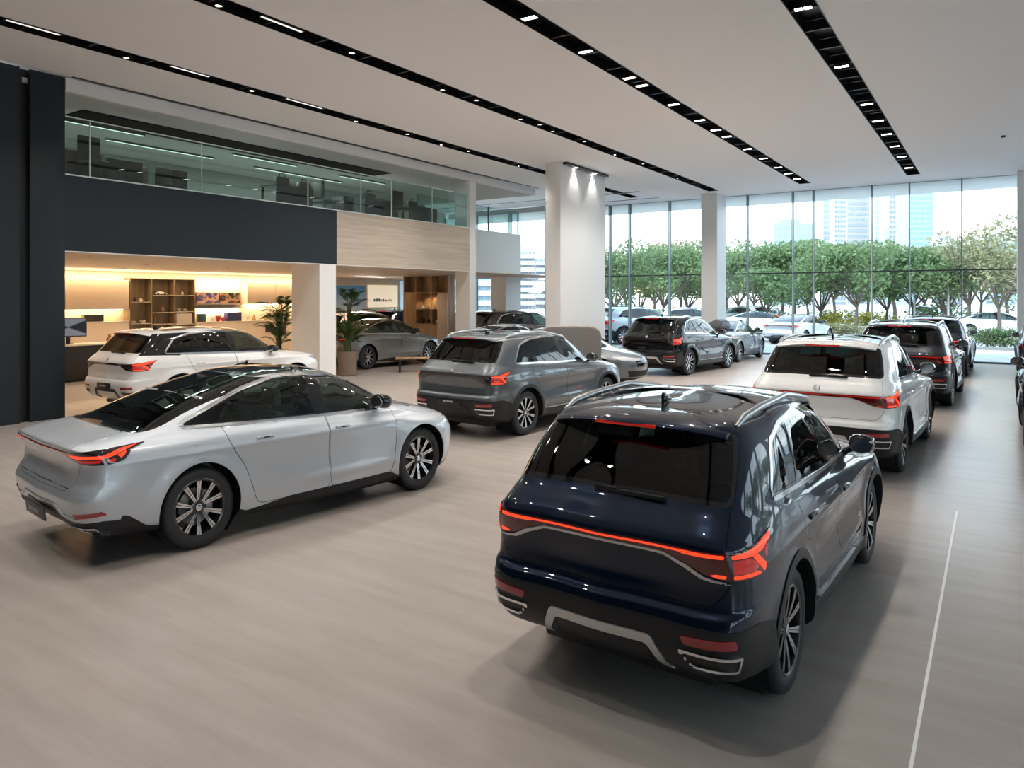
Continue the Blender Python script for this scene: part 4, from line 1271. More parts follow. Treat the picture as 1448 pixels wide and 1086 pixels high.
def tree_meshes(seed, h, spread, crown_z, n=2600, size=.20, loose=1.0):
    rnd = random.Random(seed)
    tk = MB(); blobs = []
    base = Vector((0, 0, 0))
    fork = Vector((rnd.uniform(-.15, .15), rnd.uniform(-.15, .15), crown_z * .62))
    tk.tube([base, base.lerp(fork, .5) + Vector((.05, .03, 0)), fork], [.14, .11, .095], 8)
    nb = 7
    for k in range(nb):
        a = 2 * PI * k / nb + rnd.uniform(-.3, .3); rr = spread * rnd.uniform(.35, .85)
        e = Vector((math.cos(a) * rr, math.sin(a) * rr, rnd.uniform(crown_z, h - .8)))
        m1 = fork.lerp(e, .45) + Vector((0, 0, .25))
        tk.tube([fork, m1, e], [.07, .045, .015], 6)
        blobs.append((e.x, e.y, e.z, spread * rnd.uniform(.34, .52), spread * rnd.uniform(.34, .52), (h - crown_z) * rnd.uniform(.26, .4)))
        for j in range(2):
            s = e + Vector((rnd.uniform(-.8, .8), rnd.uniform(-.8, .8), rnd.uniform(-.1, .6)))
            tk.tube([m1, m1.lerp(s, .6), s], [.03, .02, .008], 5)
    for k in range(4):
        blobs.append((rnd.uniform(-.5, .5) * spread, rnd.uniform(-.5, .5) * spread, h - (h - crown_z) * rnd.uniform(.2, .4), spread * .45, spread * .45, (h - crown_z) * .28))
    V, F = leaf_cloud(blobs, n, size, rnd)
    return mesh_raw('crown', V, F, smooth=False), tk.mesh('trunk', smooth=True)

def outdoors(PROTO, PAINT):
    M['asphalt'] = noise_col(mat('pale_paving', (.42, .42, .41), .8), (.38, .375, .37), (.47, .46, .45), 1.5, 4)
    M['leaf1'] = leaf_mat('hazed_green_leaves', (.10, .165, .08), (.30, .39, .19))  # tree greens paled, distance haze put into the leaf colour
    M['leaf2'] = leaf_mat('olive_leaves', (.20, .20, .11), (.42, .41, .24))
    M['leaf3'] = leaf_mat('yellow_leaves', (.35, .36, .06), (.60, .55, .12))
    M['bark'] = mat('bark', (.14, .11, .085), .9)
    o = box_obj('ground', -160, 120, 30.95, 420, -.5, -.02, M['asphalt']); o['kind'] = 'structure'
    o = box_obj('ground', 9.5, 120, -40, 30.95, -.5, -.02, M['asphalt']); o['kind'] = 'structure'
    o = box_obj('kerb', -14, 8, 38.6, 38.8, -.02, .12, mat('kerb_stone', (.3, .3, .29), .8)); o['kind'] = 'structure'
    protos = [tree_meshes(1, 5.6, 3.0, 2.5, 3800, .165), tree_meshes(2, 6.2, 3.3, 2.7, 4200, .165), tree_meshes(3, 5.0, 2.6, 2.2, 3200, .16), tree_meshes(5, 6.6, 2.4, 3.0, 1100, .17)]
    rnd = random.Random(11)
    n = 0
    def tree(k, x, y, s, leaf, label, group):
        t = empty('street_tree', (x, y, -.02), rnd.random() * 6.28, label, 'tree', group)
        t.scale = (s, s, s * rnd.uniform(.94, 1.06))
        obj('crown', protos[k][0], None, t); c = t.children[-1] if False else None
        for ch in t.children:
            pass
        return t
    def tree(k, x, y, s, leaf, label, group):
        t = empty('street_tree', (x, y, -.02), rnd.random() * 6.28, label, 'tree', group)
        t.scale = (s, s, s * rnd.uniform(.94, 1.06))
        cm, tm = protos[k]
        c = bpy.data.objects.new('crown', cm); COL.objects.link(c); c.parent = t
        if len(cm.materials) == 0: cm.materials.append(M['leaf1'])
        c.material_slots[0].link = 'OBJECT'; c.material_slots[0].material = leaf
        obj('trunk', tm, M['bark'], t)
        return t
    def at(u, d):
        r = (u - 724) / 1030 * d
        return (r * .8334 - d * .5527, d * .8334 + r * .5527)
    front = [(868, 50, 0, .95, 1), (905, 54, 2, 1.05, 1), (942, 50, 1, .92, 1), (975, 55, 0, 1.0, 1), (1045, 56, 1, .98, 1), (1085, 50, 0, .95, 1), (1122, 57, 1, 1.0, 1), (1160, 52, 2, 1.05, 1), (1208, 48, 1, .95, 1),
             (1252, 53, 0, 1.02, 1), (1292, 50, 1, .96, 1), (1335, 47, 2, 1.05, 1), (1372, 45, 3, .98, 2), (1412, 43, 3, 1.05, 2), (1450, 44, 3, 1.0, 2)]
    vary = [1.0, .86, 1.08, .92, 1.04, .84, 1.1, .95]
    for q, (u, d, k, s, lf) in enumerate(front):
        x, y = at(u, d); s *= vary[q % 8]
        tree(k, x, y, s, M['leaf%d' % lf], 'green street tree in the nearer row of the car park beyond the glass wall' if lf == 1 else 'sparse olive-leaved tree beyond the rightmost window panes',
             'nearer trees of the car park' if lf == 1 else 'sparse trees at the right')
    back = [(850, 68, 0, 1.2, 1), (888, 74, 1, 1.15, 2), (925, 70, 2, 1.3, 1), (960, 76, 1, 1.2, 2), (1000, 72, 0, 1.2, 1), (1030, 78, 1, 1.2, 2), (1068, 72, 0, 1.25, 1), (1105, 76, 1, 1.2, 1), (1142, 74, 2, 1.35, 2), (1180, 72, 0, 1.25, 1),
            (1225, 76, 1, 1.3, 1), (1265, 72, 2, 1.4, 2), (1305, 74, 1, 1.25, 2), (1345, 70, 0, 1.25, 1), (1385, 72, 1, 1.2, 2), (1425, 70, 2, 1.3, 2)]
    for q, (u, d, k, s, lf) in enumerate(back):
        x, y = at(u, d); s *= vary[(q * 3 + 1) % 8]
        tree(k, x, y, s, M['leaf%d' % lf], 'tall %s tree in the far row behind the car park' % ('green' if lf == 1 else 'olive-tinted'), 'far trees of the car park, ' + ('green' if lf == 1 else 'olive'))
    # trees along the east side, seen in the glass and paint
    for q in range(9):
        tree(q % 3, 16.5 + (q % 2) * 1.5, -5 + 4.6 * q, 1.0, M['leaf1'], 'leafy tree outside the east windows, mirrored in the car glass', 'trees outside the east windows')
    # shrubs and hedges
    def shrub(name, x, y, sx, sy, sz, nleaf, leaf, label, size=.09, cat='shrub', rz=0):
        r2 = random.Random(int(abs(x * 31 + y * 7)))
        bl = []
        for i in range(max(3, int(sx * sy * 2.2))):
            bl.append((r2.uniform(-.4, .4) * sx, r2.uniform(-.35, .35) * sy, sz * .5, sx * .22 + .15, sy * .3, sz * .5))
        V, F = leaf_cloud(bl, nleaf, size, r2)
        V[:, 2] = np.maximum(V[:, 2], 0)
        t = empty(name, (x, y, -.02), rz, label, cat)
        obj('foliage', mesh_raw('foliage', V, F, smooth=False), leaf, t)
        st = MB()
        for i in range(6):
            px, py = r2.uniform(-.35, .35) * sx, r2.uniform(-.3, .3) * sy
            st.tube([(px, py, 0), (px + .05, py, sz * .4), (px + .12, py + .05, sz * .8)], [.02, .015, .008], 5)
        st.build('stems', M['bark'], t)
    x, y = at(1412, 34); shrub('hedge', x, y, 3.6, .9, .95, 3000, M['leaf1'], 'clipped green hedge on the kerb outside the right windows', .07, 'hedge')
    x, y = at(1185, 41); shrub('hedge', x, y, 4.6, .9, .9, 2600, M['leaf2'], 'brownish low hedge behind the silver coupe outside', .08, 'hedge')
    x, y = at(1180, 52); shrub('shrub', x, y, 3.0, 2.0, 1.5, 1200, M['leaf3'], 'round yellow-green shrub under the trees left of a forked trunk', .13)
    x, y = at(1236, 54); shrub('shrub', x, y, 2.6, 1.8, 1.3, 900, M['leaf3'], 'yellow shrub under the trees above the dark cars', .13)
    x, y = at(1330, 50); shrub('shrub', x, y, 3.4, 2.0, 1.9, 1500, M['leaf1'], 'bright bushy shrub near the street lamp at the right', .13)
    x, y = at(960, 60); shrub('hedge', x, y, 16, 1.4, 1.5, 4000, M['leaf1'], 'long dark hedge at the end of the car park behind the black car', .14, 'hedge', .5)
    # street lamps
    for (u, d, lb) in ((1341, 46, 'slim grey lamp post among the trees at the right'), (1293, 49, 'white post standing in the trees left of the rightmost mullions')):
        x, y = at(u, d)
        e = empty('street_lamp', (x, y, -.02), 0, lb, 'lamp post')
        MB().tube([(0, 0, 0), (0, 0, 3.9)], [.07, .045], 10).build('pole', mat('galvanised', (.5, .52, .53), .5, .3), e, smooth=True)
        MB().box(-.12, .5, -.09, .09, 3.88, 3.98).build('lamp_head', M['fitting'], e, bevel=.03)
    # buildings
    def building(u0, u1, d, vtop, c, wc, floors, cols, label, rise=0, rot=None, balc=False, name='office_tower'):
        (xa, ya), (xb, yb) = at(u0, d), at(u1, d)
        zt = 2.3 + (421 - vtop) * d / 1030
        Lw = math.hypot(xb - xa, yb - ya); an = math.atan2(yb - ya, xb - xa)
        e = empty(name, (xa, ya, -.5), an, label, 'building')
        dp = min(Lw, 10)
        MB().box(0, Lw, 0, dp, 0, zt).box(Lw * .2, Lw * .7, dp * .2, dp * .7, zt, zt + 1.6).build('wall', c, e)
        w = MB(); fh = zt / floors; cw = Lw / cols
        for f in range(floors):
            for k in range(cols):
                w.box(k * cw + cw * .16, (k + 1) * cw - cw * .16, -.12, .02, f * fh + fh * .3, f * fh + fh * .85)
        for f in range(floors):
            for k in range(max(2, int(cols * dp / Lw))):
                cd = dp / max(2, int(cols * dp / Lw))
                w.box(Lw - .02, Lw + .12, k * cd + cd * .2, (k + 1) * cd - cd * .2, f * fh + fh * .3, f * fh + fh * .85)
        w.build('windows', wc, e)
        if balc:
            s = MB()
            for f in range(1, floors): s.box(Lw * .02, Lw * .98, -.9, 0, f * fh - .12, f * fh + .75)
            s.build('balconies', c, e)
        return e
    pale = mat('pale_render', (.50, .49, .48), .7); pale2 = mat('white_render', (.54, .54, .54), .7)
    wgrey = mat('grey_windows', (.26, .31, .36), .5); wblue = mat('blue_windows', (.24, .38, .48), .4); blue = mat('blue_cladding', (.36, .46, .53), .5)
    wpale = mat('pale_windows', (.38, .42, .46), .5)
    building(1094, 1152, 250, 314, blue, wpale, 12, 7, 'pale blue office block standing alone above the trees')
    building(1164, 1176, 265, 232, pale, wpale, 26, 2, 'pale slim tower at the left of the high-rise group')
    building(1180, 1196, 245, 226, pale2, wgrey, 30, 4, 'white high-rise with a dense strip of grey windows')
    building(1198, 1232, 285, 228, pale, wpale, 26, 6, 'broad cream high-rise right of the window-strip tower')
    building(1238, 1256, 275, 220, pale2, wpale, 28, 3, 'pale narrow high-rise left of the gridded tower')
    building(1257, 1284, 252, 216, pale2, wgrey, 30, 5, 'tall white tower with a grey window grid')
    building(1285, 1320, 228, 218, blue, wblue, 30, 6, 'tall light blue glass tower at the right')
    building(1322, 1392, 190, 345, pale2, wgrey, 4, 9, 'low white office building with long window bands', name='office_building')
    building(1328, 1348, 212, 331, pale, wgrey, 6, 3, 'small grey rooftop block above the low white building', name='office_building')
    building(1392, 1446, 180, 336, pale2, wblue, 4, 6, 'low bluish building behind the sparse right trees', name='office_building')
    building(728, 757, 150, 352, pale2, wgrey, 9, 6, 'white apartment house with window rows, left of the big column', balc=True, name='apartment_house')
    building(757, 790, 160, 362, pale, wgrey, 8, 6, 'cream apartment house hugging the big column', balc=True, name='apartment_house')
    building(640, 712, 120, 385, pale2, wblue, 4, 8, 'white apartment house seen under the white portal beam', balc=True, name='apartment_house')
    # parked cars outdoors
    def pk(kind, u, d, rz, paint, lab, s=1.0, nm='parked_car'):
        x, y = at(u, d)
        c = car_copy(PROTO[kind], PAINT, paint, nm, (x, y, -.02), rz, (s, s, s), lab)
        # place by its middle
        L = 2.4 * s
        c.location = (x - math.cos(rz) * L, y - math.sin(rz) * L, -.02)
    wh = M['p_white2']; sv = M['p_silver']; dk = M['p_dark']
    pk('sedan', 1130, 37.5, math.radians(78), sv, 'silver coupe parked outside the glass wall with its red light bar towards the room')
    pk('sedan', 1068, 47, math.radians(20), wh, 'white saloon parked outside left of the silver coupe')
    pk('suv', 1046, 56, math.radians(160), sv, 'pale car parked far outside behind the white saloon')
    pk('sedan', 1090, 58, math.radians(95), dk, 'dark car parked far outside between the white saloon and the silver coupe')
    pk('sedan', 1405, 44, math.radians(5), wh, 'white saloon parked outside behind the hedge at the right')
    pk('suv', 1300, 58, math.radians(100), sv, 'pale parked car under the trees above the dark showroom cars')
    pk('suv', 985, 46, math.radians(15), wh, 'white parked car outside left of the window column')
# ------------------------------------------------------------------ furniture of the alcove and gallery
def alcove():
    X = -24.4
    # warm lamps of the alcove ceiling
    k = 0
    nm = ['nearest row', 'middle row', 'far row']
    pos = [(-16.6, y) for y in (8.2, 10.8)] + [(-19.2, y) for y in (8.5, 11.0, 13.5, 16.5, 19.0)] + [(-22.2, y) for y in (9.5, 12.0, 14.5, 17.0, 20.0, 23.5, 26.5)]
    lens = MB().lathe([(0, .0), (.055, .0)], 18).mesh('lens'); ring = MB().lathe([(.056, .02), (.075, .0), (.075, -.006), (.056, -.004)], 18).mesh('trim_ring', smooth=True)
    for i, (x, y) in enumerate(pos):
        e = empty('downlight', (x, y, 3.185), 0, 'warm recessed downlight in the alcove ceiling, one of the rows over the cars', 'downlight', 'downlights of the alcove ceiling')
        obj('lens', lens, M['lensw'], e, (0, 0, -.002)); obj('trim_ring', ring, M['stonetop'], e)
        l = bpy.data.lights.new('downlight_lamp', 'SPOT'); l.energy = 85; l.spot_size = math.radians(130); l.spot_blend = 1; l.shadow_soft_size = .08; l.color = (1, .77, .54)
        lo = bpy.data.objects.new('downlight_lamp', l); COL.objects.link(lo); lo.parent = e; lo.location = (0, 0, -.04)
    # cove along the back wall
    e = empty('cove_light', (X + .5, 6.3, 3.10), 0, 'long warm cove light along the top of the alcove back wall', 'cove light')
    MB().box(0, .05, 0, 14.4, 0, .07).build('pelmet', M['warmwall'], e)
    MB().box(-.10, -.02, 0, 14.4, .03, .05).build('light_strip', M['cove'], e)
    l = bpy.data.lights.new('cove_lamp', 'AREA'); l.shape = 'RECTANGLE'; l.size = .1; l.size_y = 14.2; l.energy = 42; l.color = (1, .74, .46)
    lo = bpy.data.objects.new('cove_lamp', l); COL.objects.link(lo); lo.parent = e; lo.location = (-.08, 7.2, -.02); lo.rotation_euler = (0, math.radians(20), 0)
    l = bpy.data.lights.new('cove_lamp', 'AREA'); l.shape = 'RECTANGLE'; l.size = .1; l.size_y = 14.2; l.energy = 45; l.color = (1, .76, .5)  # second lamp added in front of the cove to brighten the ceiling
    lo = bpy.data.objects.new('cove_lamp', l); COL.objects.link(lo); lo.parent = e; lo.location = (.30, 7.2, -.22); lo.rotation_euler = (0, math.radians(-150), 0)
    # wall panels: wide cupboard front above a lit niche
    def cupboard(y0, y1, z0, z1, lab):
        e = empty('wall_cabinet', (X, y0, 0), 0, lab, 'cabinet')
        MB().box(0, .38, 0, y1 - y0, z0, z1).build('carcass', M['warmwall'], e, bevel=.004)
        m = (y1 - y0) / 2
        for a, b in ((0, m - .003), (m + .003, y1 - y0)):
            MB().box(.38, .40, a + .004, b - .004, z0 + .006, z1 - .006).build('door', M['warmwall'], e, bevel=.003)
        s = MB().box(.08, .12, .05, y1 - y0 - .05, z0 - .02, z0 - .002).build('light_strip', M['cove'], e)
        l = bpy.data.lights.new('niche_lamp', 'AREA'); l.shape = 'RECTANGLE'; l.size = .06; l.size_y = y1 - y0 - .1; l.energy = 7; l.color = (1, .72, .40)
        lo = bpy.data.objects.new('niche_lamp', l); COL.objects.link(lo); lo.parent = e; lo.location = (.14, (y1 - y0) / 2, z0 - .03)
    cupboard(9.2, 13.15, 1.92, 2.88, 'wide cream wall cabinet over the lit niche above the monitor')
    cupboard(17.75, 20.4, 2.05, 2.90, 'cream wall cabinet over the lit niche beside the palm')
    def ledge(y0, y1, z0, lab, z1=None):
        e = empty('wall_ledge', (X, y0, 0), 0, lab, 'ledge')
        MB().box(0, .42, 0, y1 - y0, 0, z0).build('base', M['warmwall'], e)
        MB().box(0, .44, 0, y1 - y0, z0, z0 + .03).build('top', M['stonetop'], e, bevel=.004)
    ledge(9.2, 13.15, 1.50, 'low panelled ledge under the niche above the monitor')
    ledge(15.58, 20.4, 1.38, 'long panelled ledge under the lit display shelves')
    # open shelf unit, three columns
    e = empty('shelf_unit', (X, 13.2, 0), 0, 'tall olive-brown open shelf unit of three columns on the alcove back wall', 'shelf')
    W_ = [0, .74, 1.58, 2.34]
    for w in W_: MB().box(0, .40, w - .015, w + .015, 0, 2.95).build('side_panel', M['oakdark'], e)
    MB().box(0, .015, 0, 2.34, 0, 2.95).build('back_panel', M['oakdark'], e)
    MB().box(0, .40, 0, 2.34, 2.935, 2.965).build('top', M['oakdark'], e)
    for c, zs in enumerate(([2.15, 1.42, .75], [2.38, 1.78, 1.38, .75], [2.38, 1.80, 1.36, .75])):
        for z in zs: MB().box(.0, .39, W_[c] + .016, W_[c + 1] - .016, z - .012, z + .012).build('shelf_board', M['stonetop'], e)
    MB().box(.02, .36, 1.66, 2.26, 1.372, 1.76).build('drawer_box', M['stonetop'], e, bevel=.008)
    # lit display recess with two shelves
    e = empty('display_shelf', (X, 15.6, 0), 0, 'bright lit display recess with two shelves of coloured boxes', 'shelf')
    MB().box(0, .02, 0, 2.15, 1.42, 2.92).build('back_panel', M['warmwall'], e)
    for z in (2.06, 1.92): MB().box(.02, .36, .04, 2.1, z - .012, z + .012).build('shelf_board', M['stonetop'], e)
    for z in (2.90, 1.90):
        MB().box(.05, .09, .1, 2.05, z - .03, z - .013).build('light_strip', M['cove'], e)
        l = bpy.data.lights.new('shelf_lamp', 'AREA'); l.shape = 'RECTANGLE'; l.size = .06; l.size_y = 1.9; l.energy = 7; l.color = (1, .76, .48)
        lo = bpy.data.objects.new('shelf_lamp', l); COL.objects.link(lo); lo.parent = e; lo.location = (.12, 1.07, z - .04)
    # things on the shelves
    rnd = random.Random(5)
    def vase(x, y, z, h, r, c, lab, nm='vase', cat='vase'):
        o = MB().lathe([(r * .5, 0), (r, h * .3), (r * .8, h * .6), (r * .35, h * .85), (r * .45, h)], 18).build(nm, c, None, (x, y, z), smooth=True)
        tag(o, lab, cat)
    def bowl(x, y, z, r, h, c, lab):
        o = MB().lathe([(r * .4, 0), (r * .8, h * .45), (r, h), (r * .93, h), (r * .7, h * .45), (0, h * .2)], 20).build('bowl', c, None, (x, y, z), smooth=True); tag(o, lab, 'bowl')
    def boxy(nm, x, y, z, dx, dy, dz, c, lab, cat='box'):
        o = MB().box(-dx / 2, dx / 2, -dy / 2, dy / 2, 0, dz).build(nm, c, None, (x, y, z), bevel=.006); tag(o, lab, cat); return o
    cw = mat('white_ceramic', (.75, .72, .68), .3); cbk = mat('dark_ceramic', (.03, .03, .03), .3); navy = mat('navy_box', (.035, .04, .13), .4); red = mat('red_box', (.42, .05, .05), .4)
    xx = X + .2
    M['cw'] = cw
    # model cars on the shelves
    def model_car(x, y, z, c, lab, s=1.0):
        e = empty('model_car', (x, y, z), PI / 2, lab, 'model car'); e.scale = (s, s, s)
        b = MB().prism([(-.20, .03), (-.21, .07), (-.17, .085), (-.09, .125), (.04, .125), (.11, .085), (.20, .07), (.21, .03)], -.08, .08, 'xz').build('body', c, e, bevel=.012)
        for px in (-.12, .13):
            for py in (-.075, .075): MB().lathe([(.034, -.012), (.034, .012)], 14, (px, py, .034), 'y').build('wheel', cbk, e)
    model_car(xx, 14.35, 2.393, cw, 'white model car on the middle column of the brown shelf unit')
    vase(xx, 13.45, 2.163, .16, .05, cbk, 'small dark ornament beside the pale one on the left shelf column'); vase(xx, 13.66, 2.163, .13, .07, cw, 'pale ornament on the upper board of the left shelf column')
    bowl(xx, 13.40, 1.433, .10, .08, cw, 'white bowl at the left on the lower board of the shelf unit'); bowl(xx, 13.72, 1.433, .11, .11, cw, 'deeper white bowl at the right on the lower board of the shelf unit')
    vase(xx, 15.18, 2.393, .14, .05, cw, 'small pale vase at the top of the right shelf column')
    vase(xx, 14.15, 1.393, .28, .05, mat('clay', (.35, .2, .12), .6), 'brown figure on the lower middle shelf board', 'figurine', 'ornament'); vase(xx, 14.45, 1.793, .22, .05, mat('clay2', (.45, .3, .18), .6), 'tan figure standing on the middle shelf board', 'figurine', 'ornament')
    bowl(xx, 15.05, 1.813, .07, .10, cw, 'small white cup at the left above the drawer box'); bowl(xx, 15.28, 1.813, .07, .09, cw, 'small white cup at the right above the drawer box')
    def picture(y0, y1, z0, h, c1, c2, lab):
        e = empty('display_picture', (X + .06, y0, z0), 0, lab, 'picture')
        MB().box(0, .03, 0, y1 - y0, 0, h).build('frame', M['screenframe'], e, bevel=.004)
        m = mat('picture_print', c1, .3); noise_col(m, c1, c2, 3.2, 2, (1, 1.5, 3), .42, .58)
        MB().box(.03, .034, .02, y1 - y0 - .02, .02, h - .02).build('print', m, e)
    picture(15.78, 16.70, 2.075, .42, (.035, .03, .12), (.40, .24, .16), 'left framed picture in purple and orange on the upper lit shelf')
    picture(16.74, 17.68, 2.075, .42, (.015, .012, .02), (.30, .18, .09), 'right framed picture in black and amber on the upper lit shelf')
    boxy('gift_box', xx, 15.92, 1.41, .2, .26, .30, mat('teal_box', (.03, .07, .07), .4), 'dark green box at the left of the lower lit shelf')
    boxy('gift_box', xx, 16.36, 1.41, .2, .24, .18, cw, 'white box between the green and red ones on the lower lit shelf')
    bowl(xx, 16.62, 1.41, .11, .22, red, 'red jar on the lower lit shelf'); bowl(xx, 16.82, 1.41, .08, .16, red, 'smaller red jar beside the purple case')
    boxy('display_case', xx, 17.25, 1.41, .22, .62, .34, navy, 'purple-blue case at the right of the lower lit shelf', 'case')
    for i, (y, h, c) in enumerate(((17.95, .26, cw), (18.2, .20, M['oak']), (18.45, .24, cw), (18.75, .18, M['oak']), (19.3, .30, M['oakdark']))):
        vase(xx, y, 1.41, h, .08, c, '%s ornament from the left in the lit niche beside the palm' % ('first', 'second', 'third', 'fourth', 'fifth')[i], 'ornament', 'ornament')
    for (y, lab) in ((9.9, 'left dark slatted box in the niche above the monitor'), (11.75, 'right dark slatted box in the niche above the monitor')):
        e = empty('slatted_box', (X + .22, y, 1.53), 0, lab, 'box')
        MB().box(-.1, .1, 0, .62, 0, .22).build('body', M['oakdark'], e, bevel=.006)
        s = MB()
        for q in range(6): s.box(.10, .112, .02, .60, .02 + q * .034, .04 + q * .034)
        s.build('slats', M['screenframe'], e)
    for y, lab in ((18.55, 'left small dark wall panel below the lit niche'), (19.15, 'right small dark wall panel below the lit niche')):
        e = empty('wall_screen', (X + .44, y, .95), 0, lab, 'panel')
        MB().box(0, .03, 0, .38, 0, .30).build('frame', M['screenframe'], e, bevel=.006); MB().box(.03, .034, .03, .35, .03, .27).build('screen', mat('dim_screen', (.06, .055, .05), .2), e)
    # dark counter with monitor
    e = empty('reception_counter', (-21.6, 7.2, 0), 0, 'dark counter with a pale top at the left end of the alcove', 'counter')
    MB().box(0, .70, 0, 4.2, .08, .98).build('body', M['darkcounter'], e, bevel=.006)
    MB().box(.04, .66, .04, 4.16, 0, .08).build('plinth', M['blackgap'], e)
    MB().box(-.02, .74, -.02, 4.25, .98, 1.02).build('worktop', M['stonetop'], e, bevel=.006)
    e = empty('monitor', (-21.25, 9.95, 1.02), math.radians(-15), 'computer monitor showing a grey road scene on the dark counter', 'monitor')
    MB().box(-.02, .02, -.45, .45, .20, .72).build('bezel', M['screenframe'], e, bevel=.006)
    sm = mat('screen_image', (.1, .14, .25), .2)
    nt, nd, ln, b = nodes_of(sm)
    tc = nd.new('ShaderNodeTexCoord'); sx = nd.new('ShaderNodeSeparateXYZ'); ln.new(tc.outputs['Generated'], sx.inputs[0])
    def mth(op, a, bb=None):
        q = nd.new('ShaderNodeMath'); q.operation = op
        for i, v in enumerate((a, bb)):
            if v is None: continue
            if isinstance(v, (int, float)): q.inputs[i].default_value = v
            else: ln.new(v, q.inputs[i])
        return q.outputs[0]
    dy = mth('ABSOLUTE', mth('SUBTRACT', sx.outputs['Y'], .5)); dz = mth('ABSOLUTE', mth('SUBTRACT', sx.outputs['Z'], .5))
    g = mth('SUBTRACT', dz, mth('MULTIPLY', dy, .75))
    cr = nd.new('ShaderNodeValToRGB'); cr.color_ramp.elements[0].position = .48; cr.color_ramp.elements[0].color = (.012, .02, .05, 1); cr.color_ramp.elements[1].position = .56; cr.color_ramp.elements[1].color = (.20, .25, .36, 1)
    ln.new(mth('ADD', g, .5), cr.inputs[0]); ln.new(cr.outputs[0], b.inputs['Base Color']); ln.new(cr.outputs[0], b.inputs['Emission Color']); b.inputs['Emission Strength'].default_value = .12
    MB().box(.021, .024, -.43, .43, .23, .70).build('screen', sm, e)
    MB().box(-.06, .06, -.12, .12, 0, .02).box(-.02, .02, -.05, .05, .02, .25).build('stand', M['screenframe'], e, bevel=.004)
    vase(-21.2, 11.05, 1.02, .22, .09, mat('amber_glass', (.25, .12, .06), .2), 'brown glass lantern on the counter right of the monitor', 'lantern', 'lantern')
    e = empty('shelf_light_box', (-21.2, 11.0, 0), 0, 'white display plinth behind the parked white car', 'plinth')
    MB().box(-.25, .25, .55, 1.6, 0, 1.25).build('body', cw, e, bevel=.02); MB().box(-.27, .27, .53, 1.62, 1.25, 1.29).build('top', cw, e, bevel=.008)
    # wall unit by the pier (faces the viewer)
    e = empty('wall_unit', (-19.62, 22.2, 0), 0, 'tall oak wall unit with open lit shelves beside the white pier', 'shelf')
    e.scale = (1.09, 1, 1)
    D = .42
    for x in (0, .58, 1.32, 2.05): MB().box(x - .015, x + .015, -D, 0, 0, 3.16).build('side_panel', M['oak'], e)
    MB().box(0, 2.05, -.02, 0, 0, 3.16).build('back_panel', M['oak'], e)
    for x0, x1, zs in ((0, .58, (2.50, 3.15)), (.58, 1.32, (2.50, 1.85, 1.28, 3.15)), (1.32, 2.05, (2.50, 1.85, 1.28, 3.15))):
        for z in zs: MB().box(x0 + .015, x1 - .015, -D + .01, -.02, z - .014, z + .014).build('shelf_board', M['oak'], e)
    MB().box(.03, .56, -D - .012, -D, .02, 2.48).build('door', M['oak'], e, bevel=.003)
    for x0, x1 in ((.6, 1.30), (1.34, 2.03)): MB().box(x0, x1, -D - .012, -D, .02, 1.25).build('door', M['oak'], e, bevel=.003)
    MB().box(1.62, 2.06, -D - .05, -D + .1, 0, 2.48).build('side_cheek', M['stonetop'], e, bevel=.004)
    for x in (.95, 1.5):
        l = bpy.data.lights.new('shelf_lamp', 'SPOT'); l.energy = 9; l.spot_size = math.radians(110); l.color = (1, .72, .42); l.spot_blend = 1
        lo = bpy.data.objects.new('shelf_lamp', l); COL.objects.link(lo); lo.parent = e; lo.location = (x, -.22, 2.46)
    ys = 22.2 - .25
    for i, (x, z, h, r, c) in enumerate(((-16.95, 1.865, .16, .07, cw), (-16.74, 1.865, .13, .08, cw), (-16.30, 1.865, .28, .09, cw), (-16.95, 1.295, .24, .10, cbk), (-16.70, 1.295, .20, .08, cbk), (-16.28, 1.295, .16, .09, cw))):
        x = -19.62 + (x + 17.75) * 1.09
        vase(x, ys, z, h, r, c, '%s %s vase on the %s board of the oak wall unit' % (('left', 'middle', 'right')[i % 3], 'white' if c == cw else 'black', 'upper' if z > 1.5 else 'lower'))
    # back wall beyond: poster, lit panel, screen
    e = empty('wall_poster', (X, 22.0, 1.75), 0, 'big blue sky poster on the far alcove wall above the palm', 'poster')
    MB().box(0, .04, 0, 2.45, 0, 1.12).build('frame', M['white'], e)
    pm = mat('sky_print', (.2, .5, .75), .4); nt, nd, ln, b = nodes_of(pm)
    tc = nd.new('ShaderNodeTexCoord'); sx = nd.new('ShaderNodeSeparateXYZ'); cr = nd.new('ShaderNodeValToRGB')
    cr.color_ramp.elements[0].color = (.55, .62, .62, 1); cr.color_ramp.elements[1].color = (.06, .30, .55, 1)
    ln.new(tc.outputs['Generated'], sx.inputs[0]); ln.new(sx.outputs['Z'], cr.inputs[0]); ln.new(cr.outputs[0], b.inputs['Base Color'])
    MB().box(.04, .045, .02, 2.43, .02, 1.10).build('print', pm, e)
    l = bpy.data.lights.new('poster_lamp', 'AREA'); l.size = 1.5; l.energy = 45; l.color = (1, .95, .9)
    lo = bpy.data.objects.new('poster_lamp', l); COL.objects.link(lo); lo.parent = e; lo.location = (1.6, 1.2, 1.38); lo.rotation_euler = (0, math.radians(-50), 0)
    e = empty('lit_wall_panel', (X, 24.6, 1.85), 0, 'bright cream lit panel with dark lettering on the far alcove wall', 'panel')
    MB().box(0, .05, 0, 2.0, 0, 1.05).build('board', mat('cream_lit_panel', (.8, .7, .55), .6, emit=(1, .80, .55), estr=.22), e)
    lt = MB(); y = .35
    for q in range(9):
        w = rnd.uniform(.05, .13); lt.box(.05, .056, y, y + w, .27, .27 + rnd.uniform(.08, .14)); y += w + .05
    lt.build('lettering', mat('dark_lettering', (.08, .08, .08), .5), e)
    e = empty('frosted_panel', (X + .02, 26.8, 0), 0, 'pale blue upright panel at the far end of the alcove wall', 'panel')
